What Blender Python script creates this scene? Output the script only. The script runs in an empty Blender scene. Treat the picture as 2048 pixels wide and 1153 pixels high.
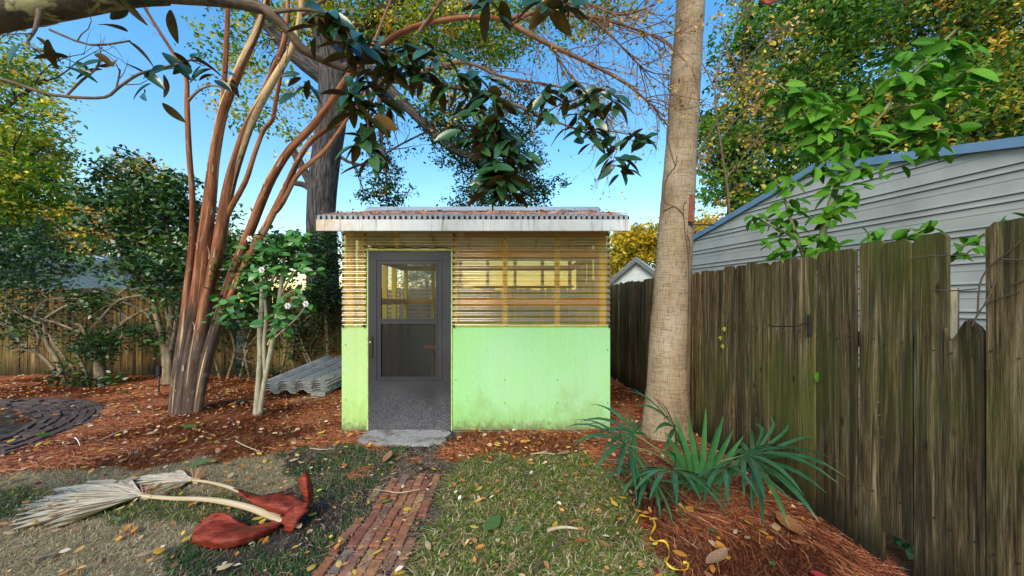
import bpy, bmesh, math, random
import numpy as np
from mathutils import Vector, Matrix, Euler

random.seed(7)
RNG = np.random.default_rng(11)
scene = bpy.context.scene
C = scene.collection
R = math.radians

# ------------------------------------------------------------------ camera, sky, sun, exposure
CAM_H = 1.44
FPX = 720.0
cam_d = bpy.data.cameras.new('camera')
cam = bpy.data.objects.new('camera', cam_d)
C.objects.link(cam)
cam.location = (0, 0, CAM_H)
cam.rotation_euler = (R(90), 0, 0)
cam_d.sensor_width = 36
cam_d.lens = 36 * FPX / 2048
cam_d.shift_y = 0.0144
cam_d.clip_start = 0.05
cam_d.clip_end = 2000
scene.camera = cam

SUN_EL, SUN_AZ = R(36), R(-20)     # sun stands behind the photographer, a little over the left shoulder
world = bpy.data.worlds.new('World')
scene.world = world
world.use_nodes = True
nt = world.node_tree
nt.nodes.clear()
wo = nt.nodes.new('ShaderNodeOutputWorld')
bg = nt.nodes.new('ShaderNodeBackground')
sky = nt.nodes.new('ShaderNodeTexSky')
sky.sky_type = 'NISHITA'
sky.sun_disc = False
sky.sun_elevation = SUN_EL
sky.sun_rotation = R(180) - SUN_AZ
sky.air_density = 1.6
sky.dust_density = 0.3
sky.ozone_density = 3.0
bg.inputs['Strength'].default_value = 0.15
hsv = nt.nodes.new('ShaderNodeHueSaturation')      # the clear saturated blue of the day, all over the sky
hsv.inputs['Saturation'].default_value = 1.36
hsv.inputs['Hue'].default_value = 0.5
nt.links.new(sky.outputs[0], hsv.inputs['Color'])
nt.links.new(hsv.outputs[0], bg.inputs[0])
nt.links.new(bg.outputs[0], wo.inputs[0])

sun_d = bpy.data.lights.new('sun', 'SUN')
sun_d.energy = 2.35
sun_d.angle = R(32)
sun_d.color = (1.0, 0.88, 0.70)
sun = bpy.data.objects.new('sun', sun_d)
C.objects.link(sun)
sun.rotation_euler = (R(90) - SUN_EL, 0, SUN_AZ)
sun.location = (0, -10, 20)

scene.view_settings.view_transform = 'Standard'
scene.view_settings.look = 'None'
scene.view_settings.exposure = 0.82
scene.view_settings.gamma = 1.0
scene.view_settings.use_curve_mapping = False
scene.render.engine = 'CYCLES'
scene.cycles.max_bounces = 8
scene.cycles.transparent_max_bounces = 16

# ------------------------------------------------------------------ measuring helpers
def P(px, py, Y):
    """photo pixel at distance Y -> point in the place"""
    return Vector(((px - 1024) / FPX * Y, Y, CAM_H + (606 - py) / FPX * Y))

def G(px, py):
    """photo pixel on the ground"""
    Y = CAM_H * FPX / (py - 606)
    return Vector(((px - 1024) / FPX * Y, Y, 0))

def PL(pts, Y):
    """[(px,py,width px[,Y])] -> points, radii"""
    out, rad = [], []
    for p in pts:
        y = p[3] if len(p) > 3 else Y
        out.append(P(p[0], p[1], y))
        rad.append(p[2] / FPX * y / 2)
    return out, rad

# ------------------------------------------------------------------ object helpers
WL = {}
def place(o, parent, origin):
    C.objects.link(o)
    WL[o.name] = Vector(origin)
    if parent is not None:
        o.parent = parent
        o.location = Vector(origin) - WL[parent.name]
    else:
        o.location = origin
    return o

def tag(o, label=None, cat=None, group=None, kind=None):
    if label: o['label'] = label
    if cat: o['category'] = cat
    if group: o['group'] = group
    if kind: o['kind'] = kind
    return o

def thing(name, label, cat, loc=(0, 0, 0), group=None):
    o = bpy.data.objects.new(name, None)
    o.empty_display_size = 0.1
    place(o, None, loc)
    return tag(o, label, cat, group)

def make_mesh(name, V, F, mats=(), smooth=False, col=None, tc=None, midx=None):
    """V (n,3), F: (m,k) array or list of arrays / lists of tuples"""
    me = bpy.data.meshes.new(name)
    V = np.asarray(V, dtype=np.float32).reshape(-1, 3)
    if isinstance(F, np.ndarray):
        Fs = [F]
    else:
        Fs = F if (len(F) and isinstance(F[0], np.ndarray)) else None
    if Fs is None:
        me.from_pydata(V.tolist(), [], [tuple(f) for f in F])
    else:
        nl = sum(f.size for f in Fs)
        npoly = sum(len(f) for f in Fs)
        me.vertices.add(len(V))
        me.vertices.foreach_set('co', V.ravel())
        me.loops.add(nl)
        me.loops.foreach_set('vertex_index', np.concatenate([f.ravel() for f in Fs]).astype(np.int32))
        me.polygons.add(npoly)
        tot = np.concatenate([np.full(len(f), f.shape[1]) for f in Fs]).astype(np.int32)
        st = np.concatenate([[0], np.cumsum(tot)[:-1]]).astype(np.int32)
        me.polygons.foreach_set('loop_start', st)
        me.polygons.foreach_set('loop_total', tot)
        me.update(calc_edges=True)
    for m in (mats if isinstance(mats, (list, tuple)) else [mats]):
        me.materials.append(m)
    if midx is not None:
        me.polygons.foreach_set('material_index', np.asarray(midx, dtype=np.int32))
    if smooth:
        me.polygons.foreach_set('use_smooth', np.ones(len(me.polygons), dtype=bool))
    if col is not None:
        a = me.attributes.new('Col', 'FLOAT_COLOR', 'POINT')
        c4 = np.ones((len(V), 4), dtype=np.float32)
        c4[:, :3] = col
        a.data.foreach_set('color', c4.ravel())
    if tc is not None:
        a = me.attributes.new('tc', 'FLOAT_VECTOR', 'POINT')
        a.data.foreach_set('vector', np.asarray(tc, dtype=np.float32).ravel())
    me.update()
    return me

def obj(name, me, parent=None, origin=None, world=True):
    """link a mesh whose coordinates are in world space; the origin becomes its local zero"""
    if origin is None:
        origin = WL[parent.name] if parent is not None else Vector((0, 0, 0))
    if world and Vector(origin).length > 0:
        me.transform(Matrix.Translation(-Vector(origin)))
    return place(bpy.data.objects.new(name, me), parent, origin)

def inst(name, me, parent, loc, rot=(0, 0, 0), scale=1.0):
    """object sharing mesh data, at a world location"""
    o = bpy.data.objects.new(name, me)
    place(o, parent, loc)
    o.rotation_euler = rot
    o.scale = (scale, scale, scale) if isinstance(scale, (int, float)) else scale
    return o

def orient(d, up):
    """euler for local +Y along d, local +Z near up"""
    d = Vector(d).normalized()
    x = d.cross(Vector(up))
    if x.length < 1e-4: x = d.cross(Vector((1, 0.3, 0)))
    x.normalize()
    z = x.cross(d)
    return Matrix((x, d, z)).transposed().to_euler()

class MB:
    """collects simple shapes into one mesh"""
    def __init__(s): s.v = []; s.f = []; s.m = []
    def add(s, V, F, m=0):
        o = len(s.v)
        s.v += [tuple(v) for v in V]
        s.f += [tuple(i + o for i in f) for f in F]
        s.m += [m] * len(F)
        return s
    def box(s, a, b, m=0, jit=0):
        x0, y0, z0 = a; x1, y1, z1 = b
        V = [(x0,y0,z0),(x1,y0,z0),(x1,y1,z0),(x0,y1,z0),(x0,y0,z1),(x1,y0,z1),(x1,y1,z1),(x0,y1,z1)]
        if jit: V = [tuple(c + random.uniform(-jit, jit) for c in v) for v in V]
        return s.add(V, [(0,3,2,1),(4,5,6,7),(0,1,5,4),(1,2,6,5),(2,3,7,6),(3,0,4,7)], m)
    def bar(s, p, q, w, h, up=(0, 0, 1), m=0):
        p, q = Vector(p), Vector(q); d = (q - p).normalized()
        x = d.cross(Vector(up))
        if x.length < 1e-4: x = Vector((1, 0, 0))
        x.normalize(); z = x.cross(d)
        V = [e + x * (sx * w / 2) + z * (sz * h / 2) for e in (p, q) for sx, sz in ((-1,-1),(1,-1),(1,1),(-1,1))]
        return s.add(V, [(3,2,1,0),(4,5,6,7),(0,1,5,4),(1,2,6,5),(2,3,7,6),(3,0,4,7)], m)
    def tube(s, pts, rad, n=8, m=0):
        V, Q, T = tube_geo(pts, rad, n)
        o = len(s.v)
        s.v += [tuple(v) for v in V]
        for f in Q.tolist(): s.f.append(tuple(i + o for i in f)); s.m.append(m)
        k = len(V)
        s.f.append(tuple(range(o + n - 1, o - 1, -1))); s.m.append(m)
        s.f.append(tuple(range(o + k - n, o + k))); s.m.append(m)
        return s
    def build(s, name, mats, parent=None, origin=None, smooth=False, bevel=0, seg=1):
        me = bpy.data.meshes.new(name)
        me.from_pydata(s.v, [], s.f)
        for mm in (mats if isinstance(mats, (list, tuple)) else [mats]): me.materials.append(mm)
        me.polygons.foreach_set('material_index', s.m)
        if bevel:
            bm = bmesh.new(); bm.from_mesh(me)
            bmesh.ops.recalc_face_normals(bm, faces=bm.faces)
            bmesh.ops.bevel(bm, geom=bm.edges[:], offset=bevel, segments=seg, affect='EDGES', clamp_overlap=True)
            bm.to_mesh(me); bm.free()
        if smooth: me.polygons.foreach_set('use_smooth', [True] * len(me.polygons))
        return obj(name, me, parent, origin)

def smooth_pts(pts, rad, sub=3):
    """Catmull-Rom through the points"""
    pts = [Vector(p) for p in pts]
    n = len(pts)
    if n < 3: sub = max(1, sub)
    out, ro = [], []
    for i in range(n - 1):
        p0 = pts[max(i - 1, 0)]; p1 = pts[i]; p2 = pts[i + 1]; p3 = pts[min(i + 2, n - 1)]
        for k in range(sub):
            t = k / sub
            out.append(0.5 * ((2 * p1) + (p2 - p0) * t + (2*p0 - 5*p1 + 4*p2 - p3) * t*t + (3*p1 - p0 - 3*p2 + p3) * t**3))
            ro.append(rad[i] * (1 - t) + rad[i + 1] * t)
    out.append(pts[-1]); ro.append(rad[-1])
    return out, ro

def tube_geo(pts, rad, n=6, tcoff=None, lump=0.0):
    A = np.array([tuple(p) for p in pts], dtype=np.float64)
    r = np.array(rad, dtype=np.float64)
    k = len(A)
    T = np.gradient(A, axis=0) if k > 2 else np.repeat((A[1] - A[0])[None], k, 0)
    T /= (np.linalg.norm(T, axis=1, keepdims=True) + 1e-9)
    ref = np.array([1.0, 0, 0]) if abs(T[0, 0]) < 0.8 else np.array([0, 1.0, 0])
    U = np.zeros_like(T)
    u = ref - T[0] * ref.dot(T[0]); u /= np.linalg.norm(u)
    for i in range(k):
        u = u - T[i] * u.dot(T[i]); u /= (np.linalg.norm(u) + 1e-9)
        U[i] = u
    W = np.cross(T, U)
    a = np.arange(n) * 2 * math.pi / n
    rr = r[:, None] * np.ones(n)[None]
    if lump:
        s = RNG.uniform(0, 6, 3)
        idx = np.arange(k)[:, None]
        rr = rr * (1 + lump * (np.sin(2 * a[None] + s[0] + idx * .35) + .6 * np.sin(3 * a[None] + s[1] - idx * .5)))
    V = A[:, None] + rr[..., None] * (np.cos(a)[None, :, None] * U[:, None] + np.sin(a)[None, :, None] * W[:, None])
    V = V.reshape(-1, 3)
    i = np.arange(k - 1)[:, None] * n; j = np.arange(n)[None]; j2 = (j + 1) % n
    Q = np.stack([i + j, i + j2, i + n + j2, i + n + j], -1).reshape(-1, 4)
    L = np.concatenate([[0], np.cumsum(np.linalg.norm(np.diff(A, axis=0), axis=1))])
    tc = np.stack([np.cos(a)[None] * rr, np.sin(a)[None] * rr, np.repeat(L[:, None], n, 1)], -1).reshape(-1, 3)
    if tcoff is not None: tc = tc + np.array(tcoff)
    return V, Q, tc

def tubes_mesh(name, polys, mat, n=6, lump=0.0):
    """polys: [(pts, radii)] or [(pts, radii, n)] -> one mesh"""
    Vs, Qs, Ts, o = [], [], [], 0
    for pl in polys:
        nn = pl[2] if len(pl) > 2 else n
        V, Q, tc = tube_geo(pl[0], pl[1], nn, RNG.uniform(0, 5, 3), lump)
        Vs.append(V); Qs.append(Q + o); Ts.append(tc); o += len(V)
    return make_mesh(name, np.concatenate(Vs), np.concatenate(Qs), mat, True, tc=np.concatenate(Ts))

def add_branches(parent, lst, tw, mat, n=8, lump=.03):
    """each limb a part of its own, the fine twigs joined"""
    for b in lst: obj('branch', tubes_mesh('branch', [(b[0], b[1], n)], mat, n, lump), parent)
    if tw:
        o = obj('twigs', tubes_mesh('twigs', tw, mat, 4), parent); o['kind'] = 'stuff'

def rvec(s=1.0):
    return Vector(RNG.normal(0, s, 3))

def twigs(parents, per, length, rad, droop=0.0, depth=1, spread=0.9, n=4, tmin=0.15):
    """random thin branches growing off parent polylines; returns list of (pts, rad, n)"""
    out = []
    for pts, rd in parents:
        m = len(pts)
        for _ in range(per):
            t = random.uniform(tmin, 1.0) * (m - 1)
            i = min(int(t), m - 2); f = t - i
            p = pts[i].lerp(pts[i + 1], f)
            d = (pts[i + 1] - pts[i]).normalized() + rvec(spread * 0.6)
            d.normalize()
            L = length * random.uniform(0.5, 1.15)
            k = 5
            q = [p.copy()]
            for s in range(k):
                d = (d + rvec(0.18) + Vector((0, 0, -droop * (s + 1) / k))).normalized()
                q.append(q[-1] + d * (L / k))
            r0 = min(rad, rd[min(i, len(rd) - 1)] * 0.7)
            rr = [r0 * (1 - 0.75 * s / k) for s in range(k + 1)]
            out.append((q, rr, n))
    if depth > 1:
        sub = twigs([(q, r) for q, r, _ in out], max(2, per // 3), length * 0.55, rad * 0.55, droop, depth - 1, spread, 3)
        out += sub
    return out

# ------------------------------------------------------------------ foliage as many leaf faces
def leaf_quads(cen, size, col, droop=-0.25, flat=0.6, width=0.5):
    """cen (n,3), size (n,), col (n,3): one folded diamond leaf each"""
    n = len(cen)
    d = RNG.normal(0, 1, (n, 3)); d[:, 2] = d[:, 2] * 0.6 + droop
    d /= np.linalg.norm(d, axis=1, keepdims=True)
    up = RNG.normal(0, 1, (n, 3)) * (1 - flat); up[:, 2] += flat
    s = np.cross(d, up); s /= (np.linalg.norm(s, axis=1, keepdims=True) + 1e-6)
    u = np.cross(s, d)
    L = size[:, None]; W = L * width * 0.5
    a = cen; b = cen + d * L * .45 + s * W + u * L * .06
    c = cen + d * L - u * L * .1; e = cen + d * L * .45 - s * W + u * L * .06
    V = np.stack([a, b, c, e], 1).reshape(-1, 3)
    F = np.arange(n * 4).reshape(n, 4)
    return V, F, np.repeat(col, 4, 0)

def crown_points(blobs):
    """blobs: (centre, radii, clumps, leaves, clump radius). -> leaf centres, clump ids, clump centres"""
    pts, cid, cc = [], [], []
    for c, rad, nc, nl, cr in blobs:
        dirs = RNG.normal(0, 1, (nc, 3)); dirs /= np.linalg.norm(dirs, axis=1, keepdims=True)
        r = RNG.uniform(0.15, 1.0, nc) ** 0.55
        k = np.array(tuple(c)) + dirs * r[:, None] * np.array(rad) * RNG.uniform(.85, 1.18, (nc, 1))
        b = len(cc)
        cc += list(k)
        m = np.maximum(3, (nl * RNG.uniform(.4, 1.5, nc)).astype(int))
        ids = np.repeat(np.arange(nc), m)
        off = RNG.normal(0, 1, (len(ids), 3)) * cr * np.array([1, 1, .55])
        pts.append(k[ids] + off); cid.append(ids + b)
    return np.concatenate(pts), np.concatenate(cid), np.array(cc)

def palette(cid, ncl, cols, weights, jit=0.25):
    cols = np.array(cols)
    w = np.array(weights, dtype=float); w /= w.sum()
    pick = RNG.choice(len(cols), ncl, p=w)
    own = RNG.choice(len(cols), len(cid), p=w)
    mix = np.where(RNG.random(len(cid)) < 0.86, pick[cid], own)
    c = cols[mix] * (1 + RNG.normal(0, jit * .6, (len(cid), 1))) * (1 + RNG.normal(0, .18, (ncl, 1)))[cid]
    return np.clip(c, 0.004, 0.9)

def leaf_extra(name, meshes, mats, items, parent):
    """leaves past the limit of single parts: joined into one part; items = (location, euler, scale)"""
    Vs, Fs, mi, o = [], [], [], 0
    for loc, eu, sc in items:
        me = random.choice(meshes)
        v = np.empty(len(me.vertices) * 3, dtype=np.float32); me.vertices.foreach_get('co', v); v = v.reshape(-1, 3)
        m = np.array(eu.to_matrix())
        Vs.append(v @ m.T * sc + np.array(loc))
        f = np.empty(len(me.loops), dtype=np.int32); me.loops.foreach_get('vertex_index', f)
        Fs.append(f.reshape(-1, 4) + o); o += len(v)
        k = np.empty(len(me.polygons), dtype=np.int32); me.polygons.foreach_get('material_index', k); mi.append(k)
    ob = obj(name, make_mesh(name, np.concatenate(Vs), np.concatenate(Fs), mats, True, midx=np.concatenate(mi)), parent)
    ob['kind'] = 'stuff'
    return ob

def crown(name, blobs, cols, weights, size, parent, mat, droop=-.25, flat=.5, width=.5, twig_mat=None, twig_to=None, twig_r=.008, kind=None):
    pts, cid, cc = crown_points(blobs)
    keep = pts[:, 2] > 0.05
    pts, cid = pts[keep], cid[keep]
    col = palette(cid, len(cc), cols, weights)
    V, F, cl = leaf_quads(pts, size * RNG.uniform(.6, 1.3, len(pts)), col, droop, flat, width)
    o = obj(name, make_mesh(name, V, F, mat, col=cl), parent)
    if kind: o['kind'] = kind
    return cc
# ------------------------------------------------------------------ materials
class N:
    """small node-tree builder"""
    def __init__(s, name):
        s.m = bpy.data.materials.new(name); s.m.use_nodes = True
        s.t = s.m.node_tree; s.t.nodes.clear()
        s.out = s.t.nodes.new('ShaderNodeOutputMaterial')
    def n(s, typ, **kw):
        nd = s.t.nodes.new('ShaderNode' + typ)
        for k, v in kw.items():
            if k.startswith('i_'):
                key = k[2:]
                nd.inputs[int(key) if key.isdigit() else key.replace('_', ' ')].default_value = v
            else: setattr(nd, k, v)
        return nd
    def l(s, a, b): s.t.links.new(a, b)
    def coord(s, kind='Object', scale=(1, 1, 1), rnd=False):
        if kind == 'tc':
            v = s.n('Attribute', attribute_name='tc').outputs['Vector']
        elif kind == 'pos':
            v = s.n('NewGeometry').outputs['Position']
        else:
            v = s.n('TexCoord').outputs[kind]
        if rnd:
            oi = s.n('ObjectInfo')
            ad = s.n('VectorMath', operation='MULTIPLY_ADD')
            cb = s.n('CombineXYZ')
            for i, k in enumerate((37.0, 91.0, 53.0)):
                mm = s.n('Math', operation='MULTIPLY', i_1=k); s.l(oi.outputs['Random'], mm.inputs[0]); s.l(mm.outputs[0], cb.inputs[i])
            ad2 = s.n('VectorMath', operation='ADD'); s.l(v, ad2.inputs[0]); s.l(cb.outputs[0], ad2.inputs[1]); v = ad2.outputs[0]
        mp = s.n('VectorMath', operation='MULTIPLY'); mp.inputs[1].default_value = scale
        s.l(v, mp.inputs[0]); return mp.outputs[0]
    def noise(s, v, scale=5, detail=4, rough=.55, dist=0):
        nd = s.n('TexNoise', i_Scale=scale, i_Detail=detail, i_Roughness=rough, i_Distortion=dist)
        s.l(v, nd.inputs['Vector']); return nd.outputs['Fac']
    def ramp(s, fac, stops, interp='LINEAR'):
        r = s.n('ValToRGB'); r.color_ramp.interpolation = interp
        e = r.color_ramp.elements
        while len(e) < len(stops): e.new(0.5)
        for el, (p, c) in zip(e, stops):
            el.position = p
            el.color = (c, c, c, 1) if isinstance(c, (int, float)) else (*c, 1)
        s.l(fac, r.inputs[0]); return r.outputs[0]
    def mix(s, fac, a, b, mode='MIX'):
        m = s.n('Mix', data_type='RGBA', blend_type=mode)
        for val, i in ((fac, 0), (a, 6), (b, 7)):
            if isinstance(val, (int, float)): m.inputs[i].default_value = val if i == 0 else (val, val, val, 1)
            elif isinstance(val, tuple): m.inputs[i].default_value = (*val, 1)
            else: s.l(val, m.inputs[i])
        return m.outputs[2]
    def math(s, op, a, b=0.0, clamp=False):
        m = s.n('Math', operation=op, use_clamp=clamp)
        for i, v in enumerate((a, b)):
            if isinstance(v, (int, float)): m.inputs[i].default_value = v
            else: s.l(v, m.inputs[i])
        return m.outputs[0]
    def bump(s, h, strength=.3, dist=.01):
        b = s.n('Bump', i_Strength=strength, i_Distance=dist); s.l(h, b.inputs['Height']); return b.outputs[0]
    def bsdf(s, col, rough=.7, spec=.3, normal=None, metal=0.0):
        p = s.n('BsdfPrincipled')
        for key, v in (('Base Color', col), ('Roughness', rough), ('Specular IOR Level', spec), ('Metallic', metal)):
            if isinstance(v, tuple): p.inputs[key].default_value = (*v, 1)
            elif isinstance(v, (int, float)): p.inputs[key].default_value = v
            else: s.l(v, p.inputs[key])
        if normal is not None: s.l(normal, p.inputs['Normal'])
        return p.outputs[0]
    def done(s, sh):
        s.l(sh, s.out.inputs['Surface']); return s.m

def m_plain(name, col, rough=.6, spec=.3, var=.25, scale=12, metal=0.0, bump=0.0):
    k = N(name); v = k.coord('Object')
    f = k.noise(v, scale, 5)
    c = k.mix(k.ramp(f, [(.3, 1 - var), (.7, 1 + var)]), (0, 0, 0), col, 'MIX') if False else k.mix(1.0, col, k.ramp(f, [(.3, 1 - var), (.7, 1.0)]), 'MULTIPLY')
    return k.done(k.bsdf(c, rough, spec, k.bump(f, bump, .004) if bump else None, metal))

def m_foliage(name, rough=.55, spec=.2, trans=.36, tint=(1.25, 1.25, .55)):
    k = N(name)
    a = k.n('Attribute', attribute_name='Col').outputs['Color']
    p = k.bsdf(a, rough, spec)
    t = k.n('BsdfTranslucent'); k.l(k.mix(1.0, a, tint, 'MULTIPLY'), t.inputs[0])
    mx = k.n('MixShader', i_0=trans); k.l(p, mx.inputs[1]); k.l(t.outputs[0], mx.inputs[2])
    return k.done(mx.outputs[0])

def m_leaf(name, cols, rough=.3, spec=.4, trans=.15, vein=None, tip=None):
    """single leaves: colour by object, a paler midrib, faint mottling"""
    k = N(name)
    oi = k.n('ObjectInfo')
    st = [(i / max(1, len(cols) - 1), c) for i, c in enumerate(cols)]
    c = k.ramp(oi.outputs['Random'], st)
    v = k.coord('Object', (1, 1, 1), True)
    f = k.noise(v, 14, 4)
    c = k.mix(1.0, c, k.ramp(f, [(.3, .72), (.7, 1.15)]), 'MULTIPLY')
    if vein:
        sx = k.n('SeparateXYZ'); k.l(k.n('TexCoord').outputs['Object'], sx.inputs[0])
        ax = k.math('ABSOLUTE', sx.outputs[0])
        c = k.mix(k.ramp(ax, [(.008, 1.0), (.022, 0.0)]), c, vein)
    if tip:
        ln = k.n('VectorMath', operation='LENGTH'); k.l(k.n('TexCoord').outputs['Object'], ln.inputs[0])
        tt = k.math('ADD', ln.outputs['Value'], k.math('MULTIPLY', k.math('SUBTRACT', k.noise(v, 3, 2), .5), .5))
        c = k.mix(k.ramp(tt, [(tip[1], 0.0), (tip[1] + .10, .9)]), c, tip[0])
    p = k.bsdf(c, rough, spec, k.bump(k.noise(v, 30, 2), .08, .01))
    t = k.n('BsdfTranslucent'); k.l(k.mix(1.0, c, (1.4, 1.4, .6), 'MULTIPLY'), t.inputs[0])
    mx = k.n('MixShader', i_0=trans); k.l(p, mx.inputs[1]); k.l(t.outputs[0], mx.inputs[2])
    return k.done(mx.outputs[0])

def m_bark(name, stops, sc=(10, 10, 1.2), scale=2.0, rough=.85, bump=.5, streak=None, lichen=None):
    k = N(name); v = k.coord('tc', sc)
    f = k.noise(v, scale, 6, .6, .4)
    c = k.ramp(f, stops)
    if streak:
        g = k.noise(k.coord('tc', (7, 7, .35)), 1.3, 3)
        c = k.mix(k.ramp(g, [(streak[1], 0.0), (streak[1] + .05, 1.0)]), c, streak[0])
    if lichen:
        g = k.noise(k.coord('tc', (9, 9, 7)), 1.0, 4, .6, .4)
        c = k.mix(k.ramp(g, [(lichen[1], 0.0), (lichen[1] + .07, .75)]), c, lichen[0])
    return k.done(k.bsdf(c, rough, .2, k.bump(f, bump, .02)))

def m_picket(name, stops, moss, moss_at=.5, dark=.35):
    k = N(name)
    v = k.coord('Object', (1, 1, 1), True)
    sc = k.n('VectorMath', operation='MULTIPLY'); sc.inputs[1].default_value = (26, 10, 1.1); k.l(v, sc.inputs[0])
    g = k.noise(sc.outputs[0], 1.6, 6, .62, .9)
    c = k.ramp(g, stops)
    fg = k.n('VectorMath', operation='MULTIPLY'); fg.inputs[1].default_value = (110, 40, 5); k.l(v, fg.inputs[0])
    fine = k.noise(fg.outputs[0], 1.5, 5, .7)
    c = k.mix(1.0, c, k.ramp(fine, [(.34, .45), (.5, 1.0), (.66, 1.35)]), 'MULTIPLY')
    spk = k.noise(v, 55, 3, .7)
    c = k.mix(k.ramp(spk, [(.66, 0.0), (.72, .6)]), c, (.30, .30, .22))
    sc3 = k.n('VectorMath', operation='MULTIPLY'); sc3.inputs[1].default_value = (9, 4, .55); k.l(v, sc3.inputs[0])
    st = k.noise(sc3.outputs[0], 1.5, 4, .6, .3)
    c = k.mix(k.ramp(st, [(.48, 0.0), (.62, .85)]), c, (.026, .022, .014))
    c = k.mix(k.ramp(k.noise(sc3.outputs[0], 2.7, 3, .6, .3), [(.62, 0.0), (.74, .55)]), c, (.30, .26, .19))
    m = k.noise(k.coord('pos', (1.2, 1.2, .5)), 1.7, 5)
    c = k.mix(k.ramp(m, [(moss_at, 0.0), (moss_at + .2, .7)]), c, moss)
    # knots
    vo = k.n('TexVoronoi', feature='F1', i_Scale=1.0); kk = k.n('VectorMath', operation='MULTIPLY'); kk.inputs[1].default_value = (9, 2, 3.2)
    k.l(v, kk.inputs[0]); k.l(kk.outputs[0], vo.inputs['Vector'])
    c = k.mix(k.ramp(vo.outputs['Distance'], [(.05, .9), (.13, 0.0)]), c, (.018, .013, .010))
    oi = k.n('ObjectInfo')
    sh = k.math('ADD', k.math('MULTIPLY', oi.outputs['Random'], .75), .62)
    cm = k.n('CombineColor')
    for i in range(3): k.l(sh, cm.inputs[i])
    c = k.mix(1.0, c, cm.outputs[0], 'MULTIPLY')
    # boards darken unevenly towards the foot
    sx = k.n('SeparateXYZ'); k.l(k.n('TexCoord').outputs['Object'], sx.inputs[0])
    low = k.math('ADD', sx.outputs[2], k.math('MULTIPLY', k.math('SUBTRACT', st, .5), .5))
    c = k.mix(k.ramp(low, [(.05, dark), (.32, 0.0)]), c, (.012, .012, .008))
    return k.done(k.bsdf(c, .85, .15, k.bump(k.math('ADD', g, fine), .8, .006)))

M = {}
M['side_picket'] = m_picket('weathered_side_fence', [(.32, (.020, .013, .006)), (.45, (.090, .060, .028)), (.57, (.165, .115, .057)), (.74, (.36, .28, .18))], (.070, .080, .014), .45, .85)
M['back_picket'] = m_picket('weathered_back_fence', [(.32, (.040, .022, .008)), (.48, (.18, .105, .034)), (.75, (.37, .235, .08))], (.12, .11, .022), .48, .7)
M['raw_wood'] = m_picket('raw_broken_wood', [(.3, (.42, .33, .20)), (.6, (.55, .45, .29)), (.8, (.65, .55, .38))], (.40, .36, .20), .7, 0)
M['foliage'] = m_foliage('foliage')
M['gloss_foliage'] = m_foliage('glossy_foliage', .33, .45, .15)
M['grass'] = m_foliage('grass_blades', .6, .15, .25, (1.1, 1.1, .7))
M['needle'] = m_foliage('pine_needles', .6, .2, .0)
M['litter'] = m_foliage('dry_leaf_litter', .65, .2, .15, (1.2, 1.0, .7))
M['crape_bark'] = m_bark('crape_bark', [(.2, (.12, .045, .022)), (.45, (.33, .120, .050)), (.7, (.50, .215, .095))], (9, 9, 1.0), 1.8, .7, .25)
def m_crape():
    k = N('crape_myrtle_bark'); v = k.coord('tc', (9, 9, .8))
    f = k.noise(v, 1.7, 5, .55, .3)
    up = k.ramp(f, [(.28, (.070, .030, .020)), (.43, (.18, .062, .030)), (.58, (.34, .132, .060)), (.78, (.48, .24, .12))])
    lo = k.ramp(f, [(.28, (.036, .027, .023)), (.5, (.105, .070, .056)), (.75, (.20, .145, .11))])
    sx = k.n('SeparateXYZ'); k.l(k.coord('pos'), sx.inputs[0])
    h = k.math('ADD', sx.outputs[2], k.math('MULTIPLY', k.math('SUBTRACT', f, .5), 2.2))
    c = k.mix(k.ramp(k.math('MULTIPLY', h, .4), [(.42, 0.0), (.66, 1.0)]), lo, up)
    g = k.noise(k.coord('tc', (8, 8, .16)), 1.5, 3, .5)
    c = k.mix(k.ramp(g, [(.585, 0.0), (.615, 1.0)]), c, (.62, .43, .22))
    pt = k.noise(k.coord('tc', (12, 12, 3.5)), 1.3, 4, .6, .8)
    c = k.mix(k.ramp(pt, [(.60, 0.0), (.64, .55)]), c, (.30, .22, .16))
    c = k.mix(k.ramp(pt, [(.36, .6), (.40, 0.0)]), c, (.085, .040, .028))
    fn = k.noise(k.coord('tc', (30, 30, 4)), 1.5, 5, .65)
    c = k.mix(1.0, c, k.ramp(fn, [(.3, .6), (.65, 1.1)]), 'MULTIPLY')
    return k.done(k.bsdf(c, .85, .12, k.bump(k.math('ADD', f, fn), .5, .02)))
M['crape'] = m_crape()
M['oak_bark'] = m_bark('oak_bark', [(.34, (.014, .012, .012)), (.5, (.062, .052, .050)), (.66, (.13, .115, .11))], (11, 11, 1.5), 2.2, .95, 1.0)
M['magnolia_bark'] = m_bark('magnolia_bark', [(.25, (.040, .032, .024)), (.55, (.11, .085, .058)), (.8, (.20, .16, .11))], (8, 8, 5), 1.6, .9, .6, None, ((.46, .39, .19), .53))
M['twig_bark'] = m_bark('twig_bark', [(.3, (.085, .055, .038)), (.7, (.22, .15, .10))], (20, 20, 8), 2, .85, .2)
M['crape_twig'] = m_bark('crape_twig_bark', [(.3, (.12, .055, .035)), (.7, (.30, .16, .10))], (20, 20, 8), 2, .8, .2)
M['pale_bark'] = m_bark('pale_camellia_bark', [(.3, (.24, .20, .13)), (.55, (.42, .37, .25)), (.8, (.54, .48, .34))], (14, 14, 5), 2, .8, .25)
M['shrub_bark'] = m_bark('shrub_bark', [(.3, (.11, .080, .050)), (.6, (.25, .19, .115)), (.85, (.40, .32, .21))], (14, 14, 5), 2, .85, .3)
M['green_stem'] = m_bark('green_stem', [(.3, (.12, .15, .05)), (.7, (.22, .24, .10))], (14, 14, 5), 2, .6, .15)

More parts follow.
